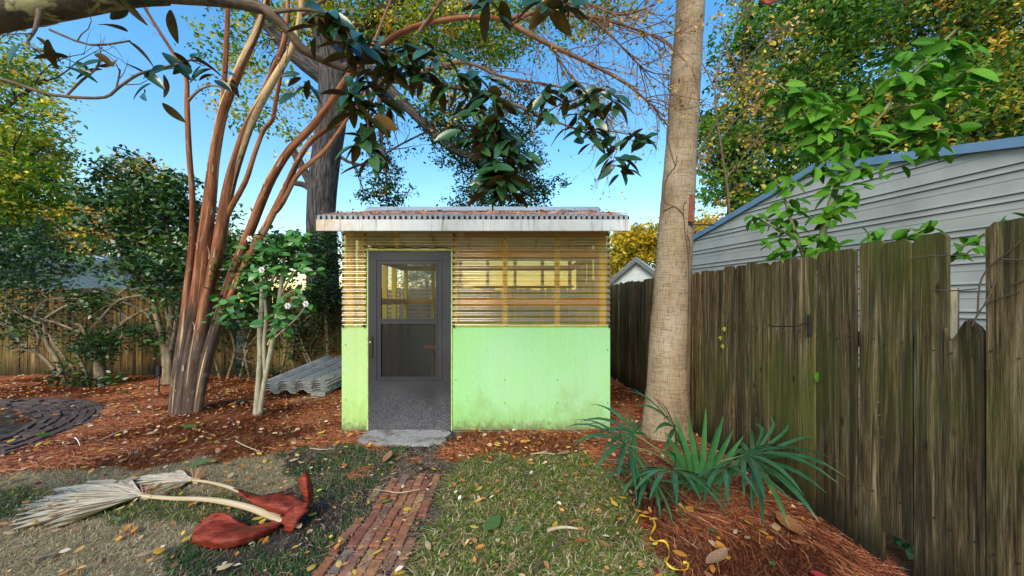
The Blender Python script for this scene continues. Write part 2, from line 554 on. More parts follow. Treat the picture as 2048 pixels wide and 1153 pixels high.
def m_palm():
    k = N('palm_trunk_bark'); v = k.coord('tc')
    rg = k.n('VectorMath', operation='MULTIPLY'); rg.inputs[1].default_value = (7, 7, 75); k.l(v, rg.inputs[0])
    rings = k.noise(rg.outputs[0], 1.0, 4, .6, .3)
    vr = k.n('VectorMath', operation='MULTIPLY'); vr.inputs[1].default_value = (85, 85, 11); k.l(v, vr.inputs[0])
    crack = k.noise(vr.outputs[0], 1.0, 4, .6)
    big = k.noise(k.coord('tc', (3, 3, 1.4)), 1.2, 4)
    c = k.ramp(big, [(.3, (.19, .125, .066)), (.5, (.31, .225, .14)), (.7, (.40, .315, .22))])
    c = k.mix(1.0, c, k.ramp(rings, [(.34, .62), (.5, 1.0)]), 'MULTIPLY')
    c = k.mix(1.0, c, k.ramp(crack, [(.34, .62), (.5, 1.05)]), 'MULTIPLY')
    red = k.noise(k.coord('tc', (5, 5, 1.1)), 1.3, 3)
    c = k.mix(k.ramp(red, [(.6, 0.0), (.72, .6)]), c, (.17, .060, .035))
    h = k.math('ADD', k.math('MULTIPLY', rings, .6), k.math('MULTIPLY', crack, .4))
    return k.done(k.bsdf(c, .85, .2, k.bump(h, .6, .02)))
M['palm'] = m_palm()

def m_board(name, col, col2, amount):
    k = N(name); v = k.coord('Object')
    big = k.noise(v, 1.1, 4)
    c = k.mix(k.ramp(big, [(.35, 0.0), (.7, 1.0)]), col, col2)
    fine = k.noise(k.coord('Object', (1, 1, .5)), 45, 4)
    c = k.mix(k.ramp(fine, [(.35, .10), (.5, 0.0)]), c, (.16, .26, .10))
    br = k.noise(k.coord('Object', (16, 16, .7)), 1.5, 5, .65)
    c = k.mix(1.0, c, k.ramp(br, [(.3, .955), (.6, 1.01)]), 'MULTIPLY')
    wash = k.noise(k.coord('Object', (1.6, 1.6, .9)), 1.3, 3)
    c = k.mix(k.ramp(wash, [(.5, 0.0), (.72, .28)]), c, (.42, .54, .26))
    st = k.noise(k.coord('Object', (7, 7, 1.0)), 1.6, 5)
    sx = k.n('SeparateXYZ'); k.l(v, sx.inputs[0])
    low = k.math('ADD', sx.outputs[2], k.math('MULTIPLY', k.math('SUBTRACT', k.noise(k.coord('Object', (2.2, 2.2, 1.2)), 2.0, 6, .7), .5), -1.5))
    c = k.mix(k.ramp(low, [(.0, amount), (.40, 0.0)]), c, (.20, .33, .055))
    spk = k.noise(v, 60, 2)
    c = k.mix(k.ramp(spk, [(.71, 0.0), (.76, .6)]), c, (.08, .10, .04))
    dirt = k.math('ADD', sx.outputs[2], k.math('MULTIPLY', k.math('SUBTRACT', k.noise(k.coord('Object', (3, 3, 2)), 9, 5, .7), .5), .35))
    c = k.mix(k.ramp(dirt, [(.02, .75), (.13, 0.0)]), c, (.14, .115, .06))
    return k.done(k.bsdf(c, .55, .3, k.bump(fine, .12, .003)))
M['board'] = m_board('mint_board', (.31, .62, .215), (.35, .62, .33), .6)
M['board_strip'] = m_board('warm_tinted_board', (.45, .66, .21), (.49, .67, .27), .5)  # mint shifted to yellow, warm reflected light put into the colour

def m_corrugated_plastic():
    k = N('amber_corrugated_plastic')
    v = k.coord('Object')
    f = k.noise(k.coord('Object', (1.2, 1.2, 6)), 2, 4)
    tr = k.n('BsdfTransparent'); k.l(k.ramp(f, [(.3, (.90, .68, .24)), (.7, (1.0, .85, .45))]), tr.inputs[0])
    df = k.bsdf(k.ramp(f, [(.3, (.46, .31, .075)), (.7, (.70, .54, .19))]), .18, .8)
    tl = k.n('BsdfTranslucent'); tl.inputs[0].default_value = (.90, .66, .20, 1)
    m1 = k.n('MixShader', i_0=.4); k.l(df, m1.inputs[1]); k.l(tl.outputs[0], m1.inputs[2])
    lw = k.n('LayerWeight', i_Blend=.35)
    fac = k.math('ADD', k.math('MULTIPLY', lw.outputs['Facing'], .45), .36)
    m2 = k.n('MixShader'); k.l(fac, m2.inputs[0]); k.l(tr.outputs[0], m2.inputs[1]); k.l(m1.outputs[0], m2.inputs[2])
    gl = k.n('BsdfGlossy', i_Roughness=.16); gl.inputs['Color'].default_value = (.95, .95, .95, 1)
    m3 = k.n('MixShader', i_0=.11); k.l(m2.outputs[0], m3.inputs[1]); k.l(gl.outputs[0], m3.inputs[2])
    return k.done(m3.outputs[0])
M['plastic'] = m_corrugated_plastic()

def m_clear_plastic():
    k = N('clear_corrugated_plastic')
    tr = k.n('BsdfTransparent'); tr.inputs[0].default_value = (.95, .90, .80, 1)
    df = k.bsdf((.62, .57, .47), .3, .5)
    tl = k.n('BsdfTranslucent'); tl.inputs[0].default_value = (.8, .75, .6, 1)
    m1 = k.n('MixShader', i_0=.6); k.l(df, m1.inputs[1]); k.l(tl.outputs[0], m1.inputs[2])
    m2 = k.n('MixShader', i_0=.55); k.l(tr.outputs[0], m2.inputs[1]); k.l(m1.outputs[0], m2.inputs[2])
    return k.done(m2.outputs[0])
M['clear'] = m_clear_plastic()

def m_glass(name, tint, amount, dcol):
    k = N(name)
    tr = k.n('BsdfTransparent'); tr.inputs[0].default_value = (*tint, 1)
    g = k.bsdf(dcol, .06, .6)
    m2 = k.n('MixShader', i_0=amount); k.l(tr.outputs[0], m2.inputs[1]); k.l(g, m2.inputs[2])
    return k.done(m2.outputs[0])
M['glass'] = m_glass('door_glass', (.95, .95, .93), .10, (.10, .10, .10))
M['screen'] = m_glass('dusty_lower_glass', (.72, .66, .70), .30, (.050, .044, .050))

def m_stud():
    k = N('yellow_painted_stud'); v = k.coord('Object', (9, 9, 1))
    f = k.noise(v, 2, 4)
    return k.done(k.bsdf(k.ramp(f, [(.3, (.55, .44, .045)), (.7, (.80, .68, .11))]), .5, .3))
M['stud'] = m_stud()
def m_shelf():
    k = N('pine_rail'); v = k.coord('Object', (1, 8, 14), True)
    f = k.noise(v, 1.6, 5, .6, .6)
    return k.done(k.bsdf(k.ramp(f, [(.3, (.40, .18, .040)), (.55, (.66, .34, .09)), (.8, (.78, .46, .17))]), .5, .3, k.bump(f, .1, .003)))
M['rail'] = m_shelf()
M['trim_yellow'] = m_plain('yellow_trim', (.62, .55, .12), .5, .3, .4, 20)
M['trim_lime'] = m_plain('lime_trim', (.52, .72, .24), .55, .3, .4, 25)

def m_door():
    k = N('charcoal_door_paint'); v = k.coord('Object')
    sx = k.n('SeparateXYZ'); k.l(v, sx.inputs[0])
    sp = k.noise(v, 150, 3, .7)
    h = k.math('ADD', sx.outputs[2], k.math('MULTIPLY', k.math('SUBTRACT', k.noise(v, 5, 4), .5), .5))
    m = k.math('MULTIPLY', k.ramp(h, [(.10, .95), (.52, 0.0)]), k.ramp(sp, [(.5, 0.0), (.58, 1.0)]))
    base = k.ramp(k.noise(v, 3, 4), [(.3, (.024, .022, .027)), (.7, (.040, .036, .042))])
    c = k.mix(m, base, (.20, .195, .21))
    return k.done(k.bsdf(c, .42, .35))
M['door'] = m_door()
M['dark_metal'] = m_plain('black_iron', (.020, .019, .020), .5, .4, .3, 30)
M['rust_red'] = m_plain('red_brown_painted_metal', (.30, .085, .048), .55, .3, .5, 25)
M['bright_metal'] = m_plain('bright_metal', (.7, .7, .7), .25, .5, .1, 10, 1.0)

def m_fascia():
    k = N('peeling_white_fascia'); v = k.coord('Object')
    c = k.ramp(k.noise(v, 4, 5), [(.3, (.62, .61, .58)), (.7, (.80, .79, .77))])
    st = k.noise(k.coord('Object', (14, 14, .9)), 1.4, 5, .65)
    c = k.mix(k.ramp(st, [(.56, 0.0), (.70, .75)]), c, (.16, .125, .09))
    gr = k.noise(k.coord('Object', (5, 5, 2)), 1.6, 5, .65)
    c = k.mix(k.ramp(gr, [(.56, 0.0), (.74, .6)]), c, (.42, .43, .27))
    sx = k.n('SeparateXYZ'); k.l(v, sx.inputs[0])
    w = k.math('ADD', sx.outputs[0], k.math('MULTIPLY', k.math('SUBTRACT', k.noise(v, 9, 5, .7), .5), 1.3))
    c = k.mix(k.ramp(k.math('ADD', w, 1.75), [(.02, .8), (.5, 0.0)]), c, (.62, .34, .12))
    cr = k.noise(k.coord('Object', (2, 2, 26)), 1.2, 4, .6, .5)
    c = k.mix(k.ramp(cr, [(.70, 0.0), (.73, .8)]), c, (.05, .04, .03))
    return k.done(k.bsdf(c, .6, .3))
M['fascia'] = m_fascia()
def m_roof():
    k = N('weathered_roof_sheet'); v = k.coord('Object')
    c = k.ramp(k.noise(v, 6, 5), [(.3, (.27, .29, .31)), (.7, (.52, .55, .57))])
    c = k.mix(k.ramp(k.noise(v, 14, 5, .7), [(.60, 0.0), (.72, .8)]), c, (.15, .075, .045))
    p = k.bsdf(c, .5, .4)
    t = k.n('BsdfTranslucent'); t.inputs[0].default_value = (.66, .60, .48, 1)
    mx = k.n('MixShader', i_0=.14); k.l(p, mx.inputs[1]); k.l(t.outputs[0], mx.inputs[2])
    return k.done(mx.outputs[0])
M['roof'] = m_roof()
M['tab'] = m_plain('grey_roof_closure', (.38, .41, .43), .5, .4, .4, 30)
M['foam'] = m_plain('dark_closure_foam', (.085, .030, .024), .9, .1, .5, 40)
M['ridge'] = m_plain('galvanised_ridge', (.36, .39, .42), .45, .5, .2, 5)
M['sheet'] = m_plain('grey_roof_sheets', (.40, .395, .37), .5, .4, .35, 9)
M['block'] = m_plain('concrete_block', (.40, .38, .33), .9, .1, .35, 30, 0, .3)

def m_brick(name, stops):
    k = N(name)
    oi = k.n('ObjectInfo')
    c = k.ramp(oi.outputs['Random'], stops)
    v = k.coord('Object', (1, 1, 1), True)
    f = k.noise(v, 22, 6, .65)
    c = k.mix(1.0, c, k.ramp(f, [(.3, .55), (.65, 1.15)]), 'MULTIPLY')
    sp = k.noise(v, 7, 4, .6)
    c = k.mix(k.ramp(sp, [(.55, 0.0), (.7, .7)]), c, (.055, .045, .042))
    c = k.mix(k.ramp(k.noise(v, 11, 4, .6), [(.64, 0.0), (.76, .5)]), c, (.40, .34, .30))
    return k.done(k.bsdf(c, .75, .25, k.bump(f, .5, .006)))
M['brick'] = m_brick('path_brick', [(0, (.40, .145, .066)), (.2, (.24, .085, .06)), (.38, (.44, .20, .082)), (.55, (.27, .115, .08)), (.7, (.50, .26, .10)), (.85, (.22, .155, .13)), (1, (.38, .155, .09))])
M['old_brick'] = m_brick('old_path_brick', [(0, (.070, .048, .040)), (.3, (.12, .068, .052)), (.55, (.085, .066, .058)), (.8, (.14, .080, .062)), (1, (.095, .076, .068))])

def m_siding():
    k = N('pale_metal_siding'); v = k.coord('Object')
    c = k.ramp(k.noise(v, 2.5, 5), [(.3, (.275, .29, .28)), (.7, (.37, .39, .375))])
    st = k.noise(k.coord('Object', (6, 6, .5)), 1.5, 5, .65)
    c = k.mix(k.ramp(st, [(.55, 0.0), (.75, .45)]), c, (.25, .30, .24))
    return k.done(k.bsdf(c, .4, .4))
M['siding'] = m_siding()
M['siding_rib'] = m_plain('dark_rib_underside', (.075, .085, .09), .5, .3, .3, 4)  # darker colour for the undersides of the siding ribs
M['blue_trim'] = m_plain('blue_grey_trim', (.13, .24, .38), .4, .4, .25, 4)
M['white_wall'] = m_plain('white_lap_siding', (.62, .66, .66), .6, .3, .15, 6)
M['pale_roof'] = m_plain('pale_metal_roof', (.74, .76, .80), .4, .4, .2, 2)
M['blue_roof'] = m_plain('blue_metal_roof', (.30, .42, .56), .4, .4, .2, 4)
M['grey_trim'] = m_plain('grey_bargeboard', (.16, .16, .165), .6, .3, .2, 4)
M['window_dark'] = m_plain('dark_window_pane', (.04, .05, .06), .1, .6, .2, 3)
M['dry_frond'] = m_leaf('dry_palm_frond', [(.42, .33, .22), (.54, .45, .33), (.46, .40, .31), (.58, .49, .37)], .6, .2, .1)
M['petiole'] = m_bark('dry_petiole', [(.3, (.30, .20, .10)), (.5, (.50, .38, .23)), (.75, (.60, .49, .33))], (40, 40, 1.5), 1.6, .6, .4, ((.24, .12, .06), .62))
def m_sheath():
    k = N('red_brown_sheath'); v = k.coord('Object')
    f = k.noise(k.coord('Object', (3, 3, 9)), 2.2, 5, .6, .5)
    c = k.ramp(f, [(.30, (.085, .010, .005)), (.48, (.21, .026, .010)), (.62, (.30, .050, .018)), (.78, (.44, .125, .035))])
    c = k.mix(k.ramp(k.noise(v, 5, 4), [(.58, 0.0), (.74, .35)]), c, (.22, .075, .075))
    fb = k.noise(k.coord('Object', (6, 30, 60)), 2.0, 5, .7, .4)
    c = k.mix(1.0, c, k.ramp(fb, [(.35, .45), (.5, 1.0), (.68, 1.5)]), 'MULTIPLY')
    return k.done(k.bsdf(c, .55, .28, k.bump(fb, .5, .006)))
M['sheath'] = m_sheath()
M['fan_leaf'] = m_leaf('fan_palm_leaflet', [(.022, .090, .042), (.040, .130, .050), (.030, .110, .046), (.070, .180, .055)], .22, .6, .12, None, ((.34, .27, .09), .48))
M['fan_young'] = m_leaf('young_fan_leaflet', [(.036, .14, .042), (.055, .18, .048)], .3, .5, .2)
M['mag_top'] = m_leaf('magnolia_leaf_top', [(.018, .062, .022), (.030, .092, .030), (.048, .125, .036), (.024, .076, .026)], .20, .6, .05, (.05, .09, .035))
M['mag_under'] = m_leaf('magnolia_leaf_underside', [(.15, .085, .026), (.075, .095, .028), (.19, .105, .035), (.065, .085, .026)], .7, .15, .2)
M['lemon'] = m_leaf('lemon_leaf', [(.060, .19, .012), (.10, .29, .018), (.17, .40, .030), (.070, .22, .015)], .5, .15, .38, (.14, .30, .08))
M['camellia'] = m_leaf('camellia_leaf', [(.040, .15, .030), (.075, .25, .045), (.12, .34, .065), (.050, .18, .036)], .28, .5, .25, (.10, .22, .06))
M['petal'] = m_plain('white_petal', (.80, .78, .78), .5, .2, .1, 20)
M['stamen'] = m_plain('yellow_stamen', (.70, .50, .08), .6, .2, .2, 20)
M['yellow_leaf'] = m_leaf('fallen_yellow_leaf', [(.62, .38, .035), (.72, .50, .07), (.66, .44, .12), (.58, .30, .03)], .55, .25, .2)
M['brown_leaf'] = m_leaf('fallen_brown_leaf', [(.27, .12, .05), (.36, .20, .10), (.24, .10, .045), (.42, .26, .15)], .6, .2, .1)
M['pale_leaf'] = m_leaf('fallen_pale_leaf', [(.40, .29, .17), (.50, .36, .20), (.36, .25, .16)], .6, .2, .1)
M['orange_leaf'] = m_leaf('fallen_orange_leaf', [(.50, .19, .035), (.60, .26, .05), (.44, .15, .03)], .55, .25, .2)
M['red_leaf'] = m_leaf('fallen_red_leaf', [(.26, .02, .03), (.34, .035, .05), (.22, .03, .05)], .55, .25, .2)
M['green_leaf'] = m_leaf('fallen_green_leaf', [(.08, .17, .045), (.12, .22, .06), (.05, .14, .05)], .45, .35, .2)
M['yellow_vine'] = m_leaf('yellow_creeper_leaf', [(.55, .52, .06), (.62, .58, .10)], .5, .3, .25)
M['ribbon'] = m_plain('yellow_ribbon', (.72, .42, .03), .4, .4, .2, 20)
M['stick'] = m_bark('dry_stick', [(.3, (.30, .22, .14)), (.7, (.55, .45, .32))], (20, 20, 6), 2, .8, .2)
M['dark_stick'] = m_bark('dark_stick', [(.3, (.06, .045, .032)), (.7, (.15, .11, .08))], (20, 20, 6), 2, .8, .2)

def m_ground():
    k = N('garden_ground')
    a = k.n('Attribute', attribute_name='Col').outputs['Color']
    sp = k.n('SeparateColor'); k.l(a, sp.inputs[0])
    v = k.coord('pos')
    f1 = k.noise(v, 9, 6, .65); f2 = k.noise(v, 45, 5, .7); f3 = k.noise(k.coord('pos', (1, 3, 1)), 30, 5, .7)
    tan = k.mix(1.0, k.ramp(f1, [(.3, (.20, .160, .095)), (.7, (.42, .35, .23))]), k.ramp(f2, [(.3, .55), (.7, 1.2)]), 'MULTIPLY')
    straw = k.mix(1.0, k.ramp(f1, [(.3, (.17, .058, .024)), (.7, (.40, .15, .062))]), k.ramp(f3, [(.35, .4), (.65, 1.3)]), 'MULTIPLY')
    green = k.mix(1.0, k.ramp(f1, [(.3, (.060, .060, .030)), (.7, (.16, .135, .070))]), k.ramp(f2, [(.3, .45), (.7, 1.2)]), 'MULTIPLY')
    soil = k.mix(1.0, k.ramp(f1, [(.3, (.022, .018, .015)), (.5, (.060, .050, .040)), (.7, (.125, .105, .085))]), k.ramp(f2, [(.3, .55), (.7, 1.4)]), 'MULTIPLY')
    c = k.mix(sp.outputs[0], tan, straw)
    c = k.mix(sp.outputs[1], c, green)
    c = k.mix(sp.outputs[2], c, soil)
    return k.done(k.bsdf(c, .95, .1, k.bump(k.math('ADD', f2, f1), .8, .02)))
M['ground'] = m_ground()
def m_slab():
    k = N('worn_concrete'); v = k.coord('pos')
    f = k.noise(v, 70, 5, .75)
    c = k.ramp(f, [(.3, (.14, .125, .11)), (.5, (.33, .31, .29)), (.7, (.50, .48, .46))])
    c = k.mix(k.ramp(k.noise(v, 6, 5), [(.5, 0.0), (.66, .8)]), c, (.13, .095, .065))
    return k.done(k.bsdf(c, .9, .15, k.bump(f, .6, .01)))
M['slab'] = m_slab()
# ------------------------------------------------------------------ ground
PATH_X, PATH_W = -0.83, 0.50
ARC_C, ARC_R0, ARC_R1 = (-7.0, 3.3), 1.58, 2.16

def wob(x, y, s=1.0):
    return np.sin(3.1 * x * s + 1.3) * np.cos(2.7 * y * s + .4) + .6 * np.sin(7.3 * x * s - 4.1 * y * s) + .4 * np.sin(13.1 * y * s + 9.7 * x * s + 2)

def arc_mask(x, y):
    r = np.hypot(x - ARC_C[0], y - ARC_C[1])
    return (r > ARC_R0 - .02) & (r < ARC_R1 + .02) & (x > ARC_C[0] - 1.6) & (y > 2.2)

def gh(x, y):
    x = np.asarray(x, dtype=float); y = np.asarray(y, dtype=float)
    h = .010 * np.sin(1.7 * x + .6) * np.cos(1.3 * y + 1.1) + .007 * np.sin(4.1 * x + 2.2 * y) + .005 * np.sin(7.3 * x - 5.1 * y + 1)
    # straw heaped round the palm and along the fence
    h = h + .012 * np.exp(-(((x - 1.72) / .45) ** 2 + ((y - 3.2) / .9) ** 2)) + .012 * np.exp(-(((x - 1.5) / .4) ** 2 + ((y - 2.2) / .7) ** 2))
    h = h + .06 * np.exp(-(((x + 4.1) / .8) ** 2 + ((y - 4.6) / .6) ** 2))
    flat = np.exp(-(np.maximum(0, np.abs(x - PATH_X) - .25) / .10) ** 2) * (y < 3.15)
    h = h * (1 - flat) - .022 * flat
    r = np.hypot(x - ARC_C[0], y - ARC_C[1])
    fa = np.exp(-(np.maximum(0, np.abs(r - 1.87) - .28) / .12) ** 2)
    h = h * (1 - fa) - .02 * fa
    shed = (x > -1.95) & (x < 1.14) & (y > 4.0) & (y < 6.2)
    h = np.where(shed, -.03, h)
    far = np.clip((np.hypot(x, y) - 14) / 10, 0, 1)
    return h * (1 - far)

def zones(x, y):
    """-> straw, green, soil weights for ground points (tan thatch is what is left)"""
    yy = np.maximum(y, .5)
    px = 1024 + FPX * x / yy
    py = 606 + FPX * CAM_H / yy
    w = wob(x, y, 1.6)
    px = px + w * 22; py = py + w * 9 * (1.8 / yy)
    bl = np.interp(px, [-2000, 0, 330, 500, 690, 740, 760, 850, 900, 1000, 1180, 1230, 1300, 1345, 1372, 1600], [950, 945, 937, 908, 892, 893, 944, 944, 925, 914, 914, 960, 1075, 1153, 1260, 2600])
    straw = (py < bl) & (y < 8)
    door = (px > 735) & (px < 905) & (py < 945) & (y < 4.2) & (y > 2.9)
    straw &= ~door
    left = px < np.interp(py, [890, 945, 1050, 1153, 1400], [740, 770, 700, 620, 480])
    soil_l = np.interp(py, [880, 960, 1050, 1153, 1400], [590, 560, 430, 350, 200])
    soil = (~straw) & left & (px > soil_l)
    soil |= door
    soil |= (np.abs(x - PATH_X) < .30) & (y < 3.1) & (y > -2)
    r = np.hypot(x - ARC_C[0], y - ARC_C[1])
    soil |= (r < ARC_R1 - .02) & (w < .7)
    soil |= arc_mask(x, y)
    straw &= ~soil
    soil |= (~straw) & (px > 560) & (px < 600) & (py < 960) & left
    green = (~straw) & (~soil) & (~left)
    green |= (~straw) & (~soil) & left & (np.abs(py - 1015 - .02 * (px - 200)) < 28)
    green |= (y > 8)
    green &= (y > 0.0) | (w > -.2)
    return straw.astype(float), green.astype(float), soil.astype(float)

def axis(near0, near1, step, far):
    a = np.arange(near0, near1 + 1e-6, step)
    g = [near1]
    s = step
    while g[-1] < far: s *= 1.45; g.append(g[-1] + s)
    l = [near0]; s = step
    while l[-1] > -far: s *= 1.45; l.append(l[-1] - s)
    return np.concatenate([l[:0:-1], a, g[1:]])
gx, gy = axis(-8.5, 3.0, .045, 600), axis(-0.5, 8.0, .045, 600)
GX, GY = np.meshgrid(gx, gy)
GZ = gh(GX, GY)
nx, ny = len(gx), len(gy)
idx = np.arange(nx * ny).reshape(ny, nx)
FQ = np.stack([idx[:-1, :-1], idx[:-1, 1:], idx[1:, 1:], idx[1:, :-1]], -1).reshape(-1, 4)
zs, zg, zo = zones(GX.ravel(), GY.ravel())
ground = obj('ground', make_mesh('ground', np.stack([GX, GY, GZ], -1), FQ, M['ground'], True, col=np.stack([zs, zg, zo], -1)))
tag(ground, 'garden ground of pine straw, thin lawn and bare soil', kind='structure')

# worn concrete in front of the shed door: an uneven pad
vs = []
for i in range(40):
    a = i / 40 * 2 * math.pi
    rx, ry = .48, .24
    vs.append((-1.15 + rx * math.copysign(abs(math.cos(a)) ** .6, math.cos(a)) * random.uniform(.92, 1.08), 3.86 + ry * math.copysign(abs(math.sin(a)) ** .7, math.sin(a)) * random.uniform(.85, 1.12)))
mb = MB()
n = len(vs)
mb.add([(x, min(y, 4.025), .022) for x, y in vs] + [(x * 1.0, min(y, 4.025), -.06) for x, y in vs], [tuple(range(n))] + [(i, i + n, (i + 1) % n + n, (i + 1) % n) for i in range(n)])
tag(mb.build('door_slab', M['slab'], None, (-1.15, 3.86, 0)), 'worn concrete pad in front of the shed door', kind='structure')

# ------------------------------------------------------------------ brick paths
def brick_mesh(name, w, l, h, mat):
    me = []
    for v in range(6):
        bm = bmesh.new()
        bmesh.ops.create_cube(bm, size=1)
        for q in bm.verts:
            q.co = Vector((q.co.x * w * random.uniform(.95, 1.0), q.co.y * l * random.uniform(.96, 1.0), q.co.z * h + random.uniform(-.003, .003)))
        bmesh.ops.bevel(bm, geom=[e for e in bm.edges if e.verts[0].co.z > 0 or e.verts[1].co.z > 0], offset=.005, segments=1, affect='EDGES')
        m = bpy.data.meshes.new(name); bm.to_mesh(m); bm.free(); m.materials.append(mat); me.append(m)
    return me

path = tag(bpy.data.objects.new('brick_path', None), 'straight brick path leading up to the shed door', kind='structure')
place(path, None, (PATH_X, 2, 0))
bms = brick_mesh('brick', .062, .196, .075, M['brick'])
for c in range(7):
    for r in range(-6, 9):
        y = 1.93 + r * .205 + (c % 2) * .1 + random.uniform(-.006, .006) + random.choice((0, 0, .03))
        if y > 3.0 + .05 * math.sin(c * 2.1): continue
        if c == 0 and r in (3, 5, 6): continue
        if c == 6 and r in (2, 6): continue
        x = PATH_X + (c - 3) * .0675 + random.uniform(-.004, .004) - .012 * math.sin(y * 2)
        if c == 0: x -= random.uniform(0, .02)
        inst('brick', random.choice(bms), path, (x, y, -.043 + random.uniform(-.005, .005)), (random.uniform(-.03, .03), random.uniform(-.03, .03), random.uniform(-.035, .035)))

arcp = tag(bpy.data.objects.new('curved_brick_path', None), 'dark curved brick path bending round a bare patch beside the pine straw', kind='structure')
place(arcp, None, (ARC_C[0], ARC_C[1], 0))
obm = brick_mesh('brick', .066, .198, .075, M['old_brick'])
for ring in range(8):
    rr0 = ARC_R0 + .035 + ring * .073
    a0 = -32 + (ring % 2) * 2.2
    step = math.degrees(.207 / rr0)
    k = 0
    while a0 + k * step < 118:
        a = R(a0 + k * step + random.uniform(-.3, .3)); k += 1
        rr = rr0 + random.uniform(-.007, .007)
        if random.random() < .07: continue
        inst('brick', random.choice(obm), arcp, (ARC_C[0] + rr * math.cos(a), ARC_C[1] + rr * math.sin(a), -.038 + random.uniform(-.012, .009)),
             (random.uniform(-.06, .06), random.uniform(-.06, .06), a + random.uniform(-.07, .07)))

# ------------------------------------------------------------------ fences
PK_W, PK_T = .136, .018
def picket_mesh(name, h, mat, broken=False, bottom=0.0):
    w, t = PK_W, PK_T
    c = random.uniform(.018, .028)
    if broken:
        out = [(0, bottom), (w, bottom), (w, h - .03)]
        for i in range(1, 9):
            out.append((w - w * i / 9, h - .03 + .05 * math.sin(i * .55) + random.uniform(-.008, .008)))
        out.append((0, h - .02))
    else:
        out = [(0, bottom), (w * .5, bottom + random.uniform(-.01, .01)), (w, bottom), (w - random.uniform(0, .003), h * .5), (w, h - c), (w - c, h), (w * .5, h + random.uniform(-.003, .003)), (c, h), (0, h - c), (random.uniform(0, .003), h * .5)]
    n = len(out)
    V = [(x, 0, z) for x, z in out] + [(x, t, z) for x, z in out]
    F = [tuple(range(n)), tuple(range(2 * n - 1, n - 1, -1))] + [(i, i + n, (i + 1) % n + n, (i + 1) % n) for i in range(n)]
    return make_mesh(name, V, F, mat)

sf = thing('side_fence', 'mossy weathered picket fence before the metal building, with one board snapped short', 'fence', (2.02, 2.5, 0))
sp = [picket_mesh('picket', 1.75, M['side_picket']) for _ in range(8)]
def sfx(y): return 2.048 - .021 * y
y = 1.673 - .141 * 14
i = -14
while y < 7.1:
    me = random.choice(sp)
    top = random.uniform(.990, 1.008)
    dx = random.uniform(-.010, .010)
    if y > 4.9: top *= 1.01
    if i == -1:
        me = picket_mesh('broken_picket', 1.325, M['side_picket'], True); top = 1
    elif i == 1:
        me = picket_mesh('picket', 1.75, M['side_picket'], False, .20); top = 1
    elif i == -2: top = 1.012
    o = inst('broken_picket' if i == -1 else 'picket', me, sf, (sfx(y) + dx, y + .1395, .015 + random.uniform(-.012, .008)), (random.uniform(-.004, .004), random.uniform(-.006, .006), R(-90 + 1.2)), (1, 1, top))
    if i == -1: o['label'] = 'picket snapped off short with a jagged top'
    y += .1408; i += 1
mb = MB()
y = .2
while y < 7.0:
    for z in (.40, 1.225):
        for o_ in (.035, .100):
            zz = z + random.uniform(-.02, .02); yy = y + o_ + random.uniform(-.008, .008)
            mb.tube([(sfx(yy) - .014, yy, zz), (sfx(yy) - .001, yy, zz)], [.003, .003], 5)
    y += .1408
o = mb.build('nails', M['dark_metal'], sf); o['kind'] = 'stuff'
for z in (.35, 1.18):
    mb = MB(); mb.box((sfx(1) + .026, -.4, z), (sfx(1) + .064, 7.08, z + .088)); mb.build('rail', M['back_picket'], sf)
for y in (.2, 1.79, 4.1, 6.55):
    mb = MB(); mb.box((sfx(y) + .068, y - .045, 0), (sfx(y) + .158, y + .045, 1.56 if abs(y - 1.79) > .1 else 1.51)); mb.build('post', M['raw_wood'], sf, (sfx(y), y, 0))

bf = thing('back_fence', 'golden brown weathered picket fence across the back of the garden', 'fence', (-5, 7.12, 0))
bp = [picket_mesh('picket', 1.72, M['back_picket']) for _ in range(8)]
x = -16.0
while x < 1.85:
    if not (-5.52 < x < -5.38):
        inst('picket', random.choice(bp), bf, (x + random.uniform(-.003, .003), 7.12 + random.uniform(-.006, .006), .01 + random.uniform(-.012, .012)), (random.uniform(-.006, .006), random.uniform(-.004, .004), 0), (1, 1, random.uniform(.975, 1.012)))
    x += .1425
for z in (.35, 1.28):
    mb = MB(); mb.box((-16.0, 7.146, z), (1.95, 7.184, z + .088)); mb.build('rail', M['back_picket'], bf)
x = -15.9
while x < 1.9:
    mb = MB(); mb.box((x - .045, 7.19, 0), (x + .045, 7.28, 1.6)); mb.build('post', M['back_picket'], bf, (x, 7.19, 0)); x += 2.44

# hanger hook on the side fence
hk = thing('plant_hanger', 'black iron plant hanger arm screwed to the mossy side fence', 'hanger', (sfx(2.41) - .004, 2.41, 1.29))
MB().box((sfx(2.41) - .014, 2.398, 1.22), (sfx(2.41) - .001, 2.422, 1.36)).build('back_plate', M['dark_metal'], hk, bevel=.002)
x0 = sfx(2.41)
pts, rad = smooth_pts([(x0 - .012, 2.41, 1.30), (x0 - .05, 2.41, 1.298), (x0 - .09, 2.41, 1.285), (x0 - .2, 2.408, 1.282), (x0 - .27, 2.405, 1.284), (x0 - .285, 2.405, 1.300)], [.005] * 6, 4)
MB().tube(pts, rad, 8).build('arm', M['dark_metal'], hk, smooth=True)

# ------------------------------------------------------------------ the garden shed
FY, BY = 4.04, 6.12
X0, X1 = -1.908, 1.100
shed = thing('garden_shed', 'mint green garden shed with amber corrugated plastic upper walls and a charcoal door', 'shed', (-.40, 5.08, 0))
def sx_(px): return (px - 1024) / (FPX / FY)
def sz_(py): return CAM_H + (606 - py) / (FPX / FY)

